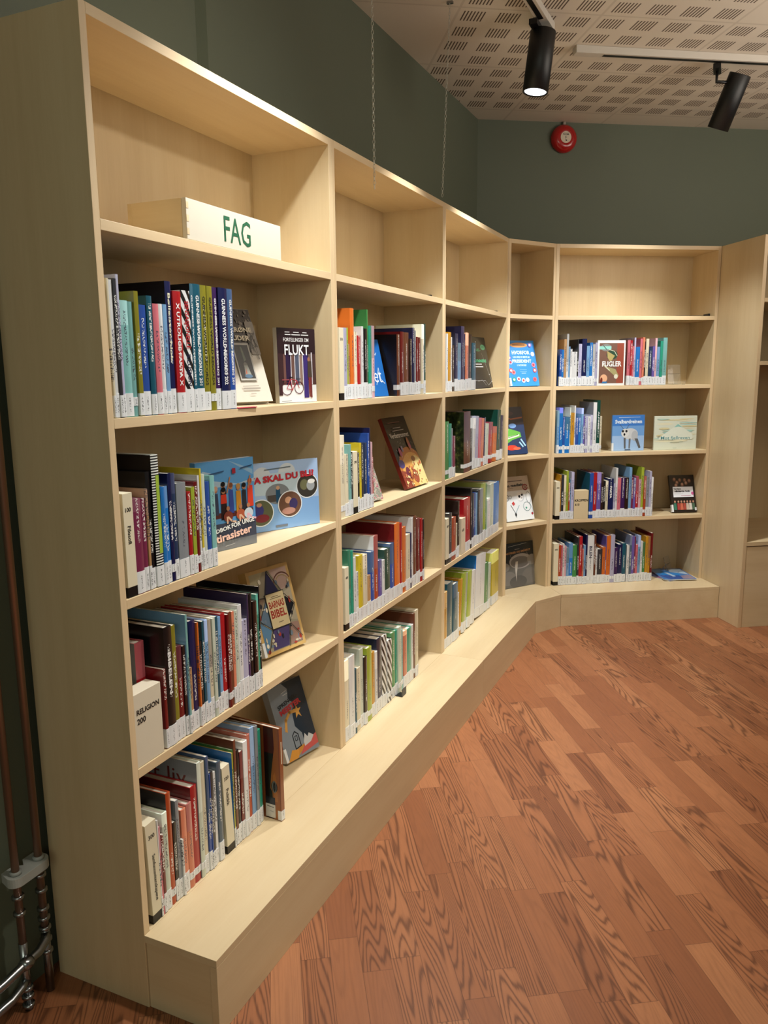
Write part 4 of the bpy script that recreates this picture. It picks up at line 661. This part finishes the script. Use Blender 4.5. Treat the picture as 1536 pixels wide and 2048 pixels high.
# ---------------------------------------------------------------- magazines lying on the bench level
def magazine(label, s, n, rot, z, cols, w_=.205, h=.27):
    r = thing('magazine', label, 'magazine', place(5, s, n, z), (0, 0, FR[5][1]+rot), 'magazines lying flat')
    MB().box((-h/2, -w_/2, 0), (h/2, w_/2, .0045)).build('page_block', plain('dfe2e4', .5), r)
    m = MB(); mats = [plain(c, .2, coat=.5) for c in cols]
    m.box((-h/2-.0008, -w_/2-.0008, .0046), (h/2+.0008, w_/2+.0008, .0052), 0); k = .0053
    for p, c in (([(-.10, -.09), (.02, -.09), (.08, .02), (-.05, .06)], 1), ([(.02, -.10), (.12, -.06), (.12, .05), (.04, .02)], 2), ([(-.12, .02), (-.04, .0), (.02, .09), (-.11, .09)], 3), ([(.05, .03), (.12, .02), (.12, .09), (.03, .09)], 4), ([(-.03, -.04), (.07, -.02), (.06, .0), (-.03, -.02)], 3)):
        i = len(m.v); m.v += [(x, y, k) for x, y in p]; m.f.append([i, i+1, i+2, i+3]); m.m.append(c); k += .0001
    m.build('cover', mats, r)
magazine('lower magazine with dark blue and pink cover, partly under the bright blue one', 0.788, -.104, .35, ZE+.0006, ['33508c', '1c2c58', 'b8447c', '8aa8d4', 'c9d4e4'], .19, .25)
magazine('bright blue magazine lying flat on top, beside the mustard spines', .826, -.086, -.12, ZE+.0066, ['4a86cc', '1d8ee0', '2a5cae', 'c4dcf0', '9a8aa4'], .195, .255)

# ---------------------------------------------------------------- blocks with words on them
def word_block(label, unit, z, s0, s1, n, dep, h, lines, hexc='d6cbb6', size=.022, cap=False):
    w_ = s1-s0; r = thing('subject_block', label, 'subject block', place(unit, (s0+s1)/2, n, z+.0006), (0, 0, FR[unit][1]), 'cream subject blocks')
    m = MB(); m.prism([(-dep, -w_/2), (0, -w_/2), (0, w_/2), (-dep, w_/2)], 0, h)
    m.build('block', plain(hexc, .6), r, bevel=.001)
    for body, zc, ln, hh, y_ in lines:
        pts, F = fit_text(body, ln, hh, .03); x0 = min(p[0] for p in pts)
        mm = MB(); mm.v = [(.0005, p[0]-x0+y_, zc+p[1]) for p in pts]; mm.f = F; mm.m = [0]*len(F); mm.build('lettering', plain('1a1a1a', .5), r)
word_block('cream cardboard block reading Religion 200 on third shelf, nearest bookcase', 1, ZD, .0195, .108, -.003, .042, .168, [('RELIGION', .125, .072, .015, -.036), ('200', .104, .028, .014, -.036)])
word_block('cream block reading Kroppen 610 in front of books, wide far bookcase', 5, ZD, .148, .234, -.002, .042, .166, [('KROPPEN', .108, .080, .016, -.040), ('610', .084, .034, .014, -.038)], 'd0bd98')
word_block('small cream block reading 610 in front of the red book, third bookcase', 3, ZD, .252, .311, -.002, .045, .172, [('610', .115, .034, .014, -.018)], 'd8c8ae')
# FAG box
fb = thing('sign_box', 'open birch box sign reading Fag on the top shelf of nearest bookcase', 'sign', place(1, .484, -.002, ZA+.0006))
wd, hh, dp, tt = .396, .088, .165, .012
m = MB(); m.box((-tt, -wd/2, 0), (0, wd/2, hh)); m.build('front_board', plain('cfc6b4', .45, 'birch_lit_pale'), fb, bevel=.0008)  # birch front made paler: the bright light on it is put into the colour
MB().box((-dp, -wd/2, 0), (-dp+tt, wd/2, hh)).build('back_board', BY, fb)
for y_ in (-wd/2, wd/2-tt): MB().box((-dp+tt+.0003, y_, 0), (-tt-.0003, y_+tt, hh)).build('end_board', BX, fb)
MB().box((-dp+tt+.0003, -wd/2+tt+.0003, 0), (-tt-.0003, wd/2-tt-.0003, .006)).build('bottom_board', BY, fb)
pts, F = fit_text('FAG', .112, .060, .005, 1.5); m = MB(); m.v = [(.0006, p[0]-.002, .044+p[1]) for p in pts]; m.f = F; m.m = [0]*len(F); m.build('lettering', plain('1d5a3c', .5), fb)
for i in range(3):
    MB().box((.0002, -wd/2+.0, .01+.028*i), (.0006, -wd/2+.008, .024+.028*i)).build('finger_joint', BE, fb)

# small black things lying on the top shelves
def tray(label, unit, s, n, L_, rot):
    r = thing('sign_holder', label, 'sign holder', place(unit, s, n, ZA+.0006), (0, 0, FR[unit][1]+rot), 'flat black sign holders on the top shelves')
    MB().box((-.03, -L_/2, 0), (.03, L_/2, .003)).build('base_plate', M_BLACK, r, bevel=.0006)
    MB().box((-.03, L_/2-.012, .0032), (.03, L_/2, .014)).build('clip', M_BLACK, r, bevel=.001)
tray('flat black sign holder on the top shelf of the second bookcase', 2, .87, -.06, .12, .1)
tray('flat black sign holder on the top shelf of the third bookcase', 3, .82, -.06, .22, .1)
tray('flat black sign holder on the top shelf of the wide far bookcase', 5, .83, -.05, .20, -.1)
bk = thing('bookend_foot', 'small dark grey bookend foot poking out below green books, second bookcase', 'bookend', place(2, .47, .012, ZE+.0006), (0, 0, 0))
MB().box((-.10, -.018, 0), (.012, .022, .002)).build('foot_plate', M_BLACK, bk); MB().box((.010, -.018, .0022), (.0125, .022, .030)).build('front_tab', plain('34363c', .4), bk)
rb = MB().prism([(-.02, -.05), (.014, -.05), (.016, .03), (-.004, .04)], 0, .0015).build('ribbon_bookmark', plain('c03c50', .5), loc=place(1, .50, -.012, ZB+.0006), label='red ribbon bookmark lying under the grey Norse gods book', category='bookmark')

# ---------------------------------------------------------------- ceiling tracks and spotlights
def track(label, a, b):
    d = (Vector(b)-Vector(a)).normalized(); L_ = (Vector(b)-Vector(a)).length; ang = math.atan2(d.y, d.x)
    r = thing('light_track', label, 'light track', (a[0], a[1], HC), (0, 0, ang), 'white lighting tracks')
    MB().box((0.0, -.022, -.030), (L_, .022, -.0005)).build('rail', M_TRACK, r, bevel=.0015)
    MB().box((-.0005, -.0228, -.0308), (.10, .0228, -.0003)).build('end_feed', M_TRACK, r, bevel=.001)
    MB().box((.13, -.010, -.0312), (L_-.01, .010, -.0302)).build('slot', M_BLACK, r)
track('white track on the ceiling running towards the camera with one black spotlight', (.345, 2.235, 0), (.255, -2.2, 0))
track('white track on the ceiling parallel to the back wall with tilted spotlight', (.395, 2.51, 0), (.395+U5.x*3.4, 2.51+U5.y*3.4, 0))
def lamp_mat():
    t = NT('lit_lens'); t.bsdf.inputs['Base Color'].default_value = (.9, .9, .9, 1); t.bsdf.inputs['Emission Color'].default_value = (.80, .90, 1, 1); t.bsdf.inputs['Emission Strength'].default_value = 3.0; return t.mat
M_LENS = lamp_mat()
def spotlight(label, mount, top, bottom, rad):
    top, bottom = Vector(top), Vector(bottom); ax = (top-bottom).normalized(); L_ = (top-bottom).length
    r = thing('track_spotlight', label, 'spotlight', bottom, group='black track spotlights'); r.rotation_euler = ax.to_track_quat('Z', 'Y').to_euler(); rm = r.rotation_euler.to_matrix().inverted()
    m = MB(); k = 40; prof = [(rad*.86, .012), (rad*.9, 0), (rad, .0008), (rad, L_-.002), (rad*.97, L_), (0.0001, L_)]
    for i, (q, z) in enumerate(prof):
        for j in range(k): m.v.append((q*math.cos(2*math.pi*j/k), q*math.sin(2*math.pi*j/k), z))
    for i in range(len(prof)-1):
        for j in range(k): a_, b_ = i*k+j, i*k+(j+1) % k; m.f.append([a_, b_, b_+k, a_+k]); m.m.append(0)
    m.build('housing', plain('0d0d0f', .45, 'black_lamp_paint'), r, smooth=True)
    m = MB(); m.prism([(rad*.85*math.cos(2*math.pi*j/k), rad*.85*math.sin(2*math.pi*j/k)) for j in range(k)], .004, .012); m.build('lens', M_LENS, r)
    mt = Vector(mount); att = top-ax*.04; side = (mt-att); side.z = 0
    p0 = rm @ (mt-bottom); p1 = rm @ (Vector((mt.x, mt.y, top.z-.03))-bottom); p2 = rm @ (top-ax*.035-bottom)
    MB().tube([p0, p1, p2], .0075, 10).build('arm', M_BLACK, r, smooth=True)
    bx = bpy.data.objects.new('adapter', None)
    m = MB(); c = [rm @ (Vector((mt.x+dx, mt.y+dy, mt.z+dz))-bottom) for dx, dy, dz in ((-.016, -.045, -.016), (.016, -.045, -.016), (.016, .045, -.016), (-.016, .045, -.016), (-.016, -.045, .004), (.016, -.045, .004), (.016, .045, .004), (-.016, .045, .004))]
    bpy.data.objects.remove(bx)
    m.v = [tuple(p) for p in c]; m.f = [[3, 2, 1, 0], [4, 5, 6, 7], [0, 1, 5, 4], [1, 2, 6, 5], [2, 3, 7, 6], [3, 0, 4, 7]]; m.m = [0]*6; m.build('track_adapter', M_BLACK, r)
spotlight('lit black cylinder spotlight hanging straight down from the nearer track', (.318, 2.12, 2.7655), (.339, 2.16, 2.748), (.316, 2.145, 2.522), .051)
spotlight('black cylinder spotlight tilted towards the wall on the far track', (.955, 2.925, 2.7655), (1.052, 2.965, 2.735), (.968, 3.015, 2.525), .048)

# ---------------------------------------------------------------- fire alarm bell
bc = CR+WB*.497+Vector((0, 0, 2.712)); ang = math.atan2(WB.y, WB.x)
bell = thing('alarm_bell', 'round red fire alarm bell with white centre high on the green wall', 'alarm bell', bc, (0, 0, ang))
k = 48; prof = [(.0001, -.045), (.030, -.045), (.034, -.047), (.050, -.044), (.064, -.036), (.073, -.024), (.076, -.010), (.074, -.001), (.05, -.0005)]
m = MB()
for q, y_ in prof:
    for j in range(k): m.v.append((q*math.cos(2*math.pi*j/k), y_, q*math.sin(2*math.pi*j/k)))
for i in range(len(prof)-1):
    for j in range(k): a_, b_ = i*k+j, i*k+(j+1) % k; m.f.append([a_, b_, b_+k, a_+k]); m.m.append(0)
m.build('gong', plain('a80f12', .25, 'red_enamel', coat=.5), bell, smooth=True)
m = MB(); n0 = len(m.v); m.v = [(.031*math.cos(2*math.pi*j/k), -.0478, .031*math.sin(2*math.pi*j/k)) for j in range(k)]+[(.031*math.cos(2*math.pi*j/k), -.0462, .031*math.sin(2*math.pi*j/k)) for j in range(k)]
m.f = [list(range(k))]+[[j, j+k, (j+1) % k+k, (j+1) % k] for j in range(k)]; m.m = [0]*(k+1); m.build('centre_plate', plain('d8c8b4', .4), bell)
m = MB(); mk = lambda x0, z0, x1, z1: m.box((x0, -.0483, z0), (x1, -.0479, z1))
for z0 in (.019, .012): mk(-.016, z0, .016, z0+.0022)
mk(-.016, .012, -.013, .021); mk(.006, .012, .016, .0165); mk(-.004, -.004, .004, -.002); mk(-.005, -.004, -.003, .006); mk(-.004, .004, .004, .006); mk(-.002, -.020, .006, -.013); mk(-.006, -.012, -.003, -.009)
m.build('markings', plain('151512', .5), bell)
MB().tube([(0, -.012, .074), (0, -.012, HC-2.712-.001)], .009, 12).build('conduit', plain('a89c90', .5), bell, smooth=True)

# ---------------------------------------------------------------- hanging chains
def chain(label, top, bot):
    top, bot = Vector(top), Vector(bot); L_ = (top-bot).length; lk = .0150; n = int(L_/(lk*.80)); m = MB()
    ax = (bot-top).normalized(); sx = ax.cross(Vector((0, 1, 0))).normalized(); sy = ax.cross(sx)
    for i in range(n):
        c = top+ax*(L_*(i+.5)/n); s_ = sx if i % 2 else sy
        ring = [c+ax*(lk/2*math.cos(2*math.pi*j/10))+s_*(.0036*math.sin(2*math.pi*j/10)) for j in range(11)]
        m.tube(ring, .0008, 5, cap=False)
    return m.build('hanging_chain', plain('c9c6ba', .3, 'chain_metal', metal=.7), smooth=True, label=label, category='chain', group='thin chains hanging from the ceiling')
chain('thin metal chain hanging free before the second bookcase, left of two', (.047, 1.172, HC), (.047, 1.178, 1.995))
chain('thin metal chain reaching the top of the second bookcase, right of two', (.047, 1.88, HC), (.020, 1.875, 2.104))
for nm, y_ in (('ceiling hook of the left chain, screwed into the ceiling', 1.172), ('ceiling hook of the right chain, screwed into the ceiling', 1.88)):
    MB().box((-.012, -.006, -.008), (.012, .006, 0)).build('ceiling_hook', M_STEEL, loc=(.047, y_, HC-.0002), label=nm, category='hook')

# ---------------------------------------------------------------- heating pipes in the left corner
PX, P1Y, P2Y = -.25, -.112, -.05
def pipe(label, y_, extra):
    r = thing('heating_pipe', label, 'pipe', (PX, y_, 0), group='copper heating pipes on the left wall')
    MB().tube([(0, 0, .17), (0, 0, HC-.001)], .0085, 16).build('riser', M_COPPER, r, smooth=True)
    MB().tube([(0, 0, .001), (0, 0, .17)], .0095, 16).build('lower_pipe', M_STEEL, r, smooth=True)
    for z in extra:
        MB().tube([(0, 0, z-.005), (0, 0, z-.003), (0, 0, z+.003), (0, 0, z+.005)], [.0105, .0135, .0135, .0105], 18).build('press_ring', M_STEEL, r, smooth=True)
    return r
p1 = pipe('nearer copper pipe running up the green wall from the floor', P1Y, (.285, .245, .055, .035, .012))
p2 = pipe('farther copper pipe beside the plain bookcase side panel', P2Y, (.30, .262, .215, .19, .165, .135, .105))
MB().tube([(.0, 0, .150), (.012, -.012, .142), (.020, -.04, .136), (.022, -.09, .134), (.018, -.13, .125), (.012, -.20, .118), (.010, -.34, .118)], .0105, 14).build('side_branch', M_STEEL, p2, smooth=True)
MB().tube([(.0, 0, .075), (.008, -.02, .072), (.010, -.05, .064), (.010, -.30, .060)], .010, 14).build('side_branch', M_STEEL, p1, smooth=True)
MB().tube([(.021, -.062, .1348), (.022, -.07, .1345), (.022, -.08, .1345), (.022, -.088, .134)], [.012, .0145, .0145, .012], 16).build('press_ring', M_STEEL, p2, smooth=True)
cl = thing('pipe_clip', 'white plastic double clip holding both copper pipes to the wall', 'pipe clip', (PX, (P1Y+P2Y)/2, .318))
g = (P2Y-P1Y)/2; pts = []
for cy, a0, a1 in ((g, 0, 90), (g, 90, 110), (-g, 250, 270), (-g, 270, 360)):
    pts += [(.021*math.cos(math.radians(a0+(a1-a0)*i/6)), cy+.021*math.sin(math.radians(a0+(a1-a0)*i/6))) for i in range(7)]
MB().prism(pts[:14]+[(-.031, g+.012), (-.031, .014), (-.012, 0), (-.031, -.014), (-.031, -g-.012)]+pts[14:], 0, .022).build('clip_body', plain('a9aca8', .5, 'white_plastic'), cl, bevel=.0015)
for cy in (g, -g): MB().tube([(0, cy, .0225), (0, cy, .030)], .0125, 16).build('collar', plain('9a9d9a', .5), cl, smooth=True)
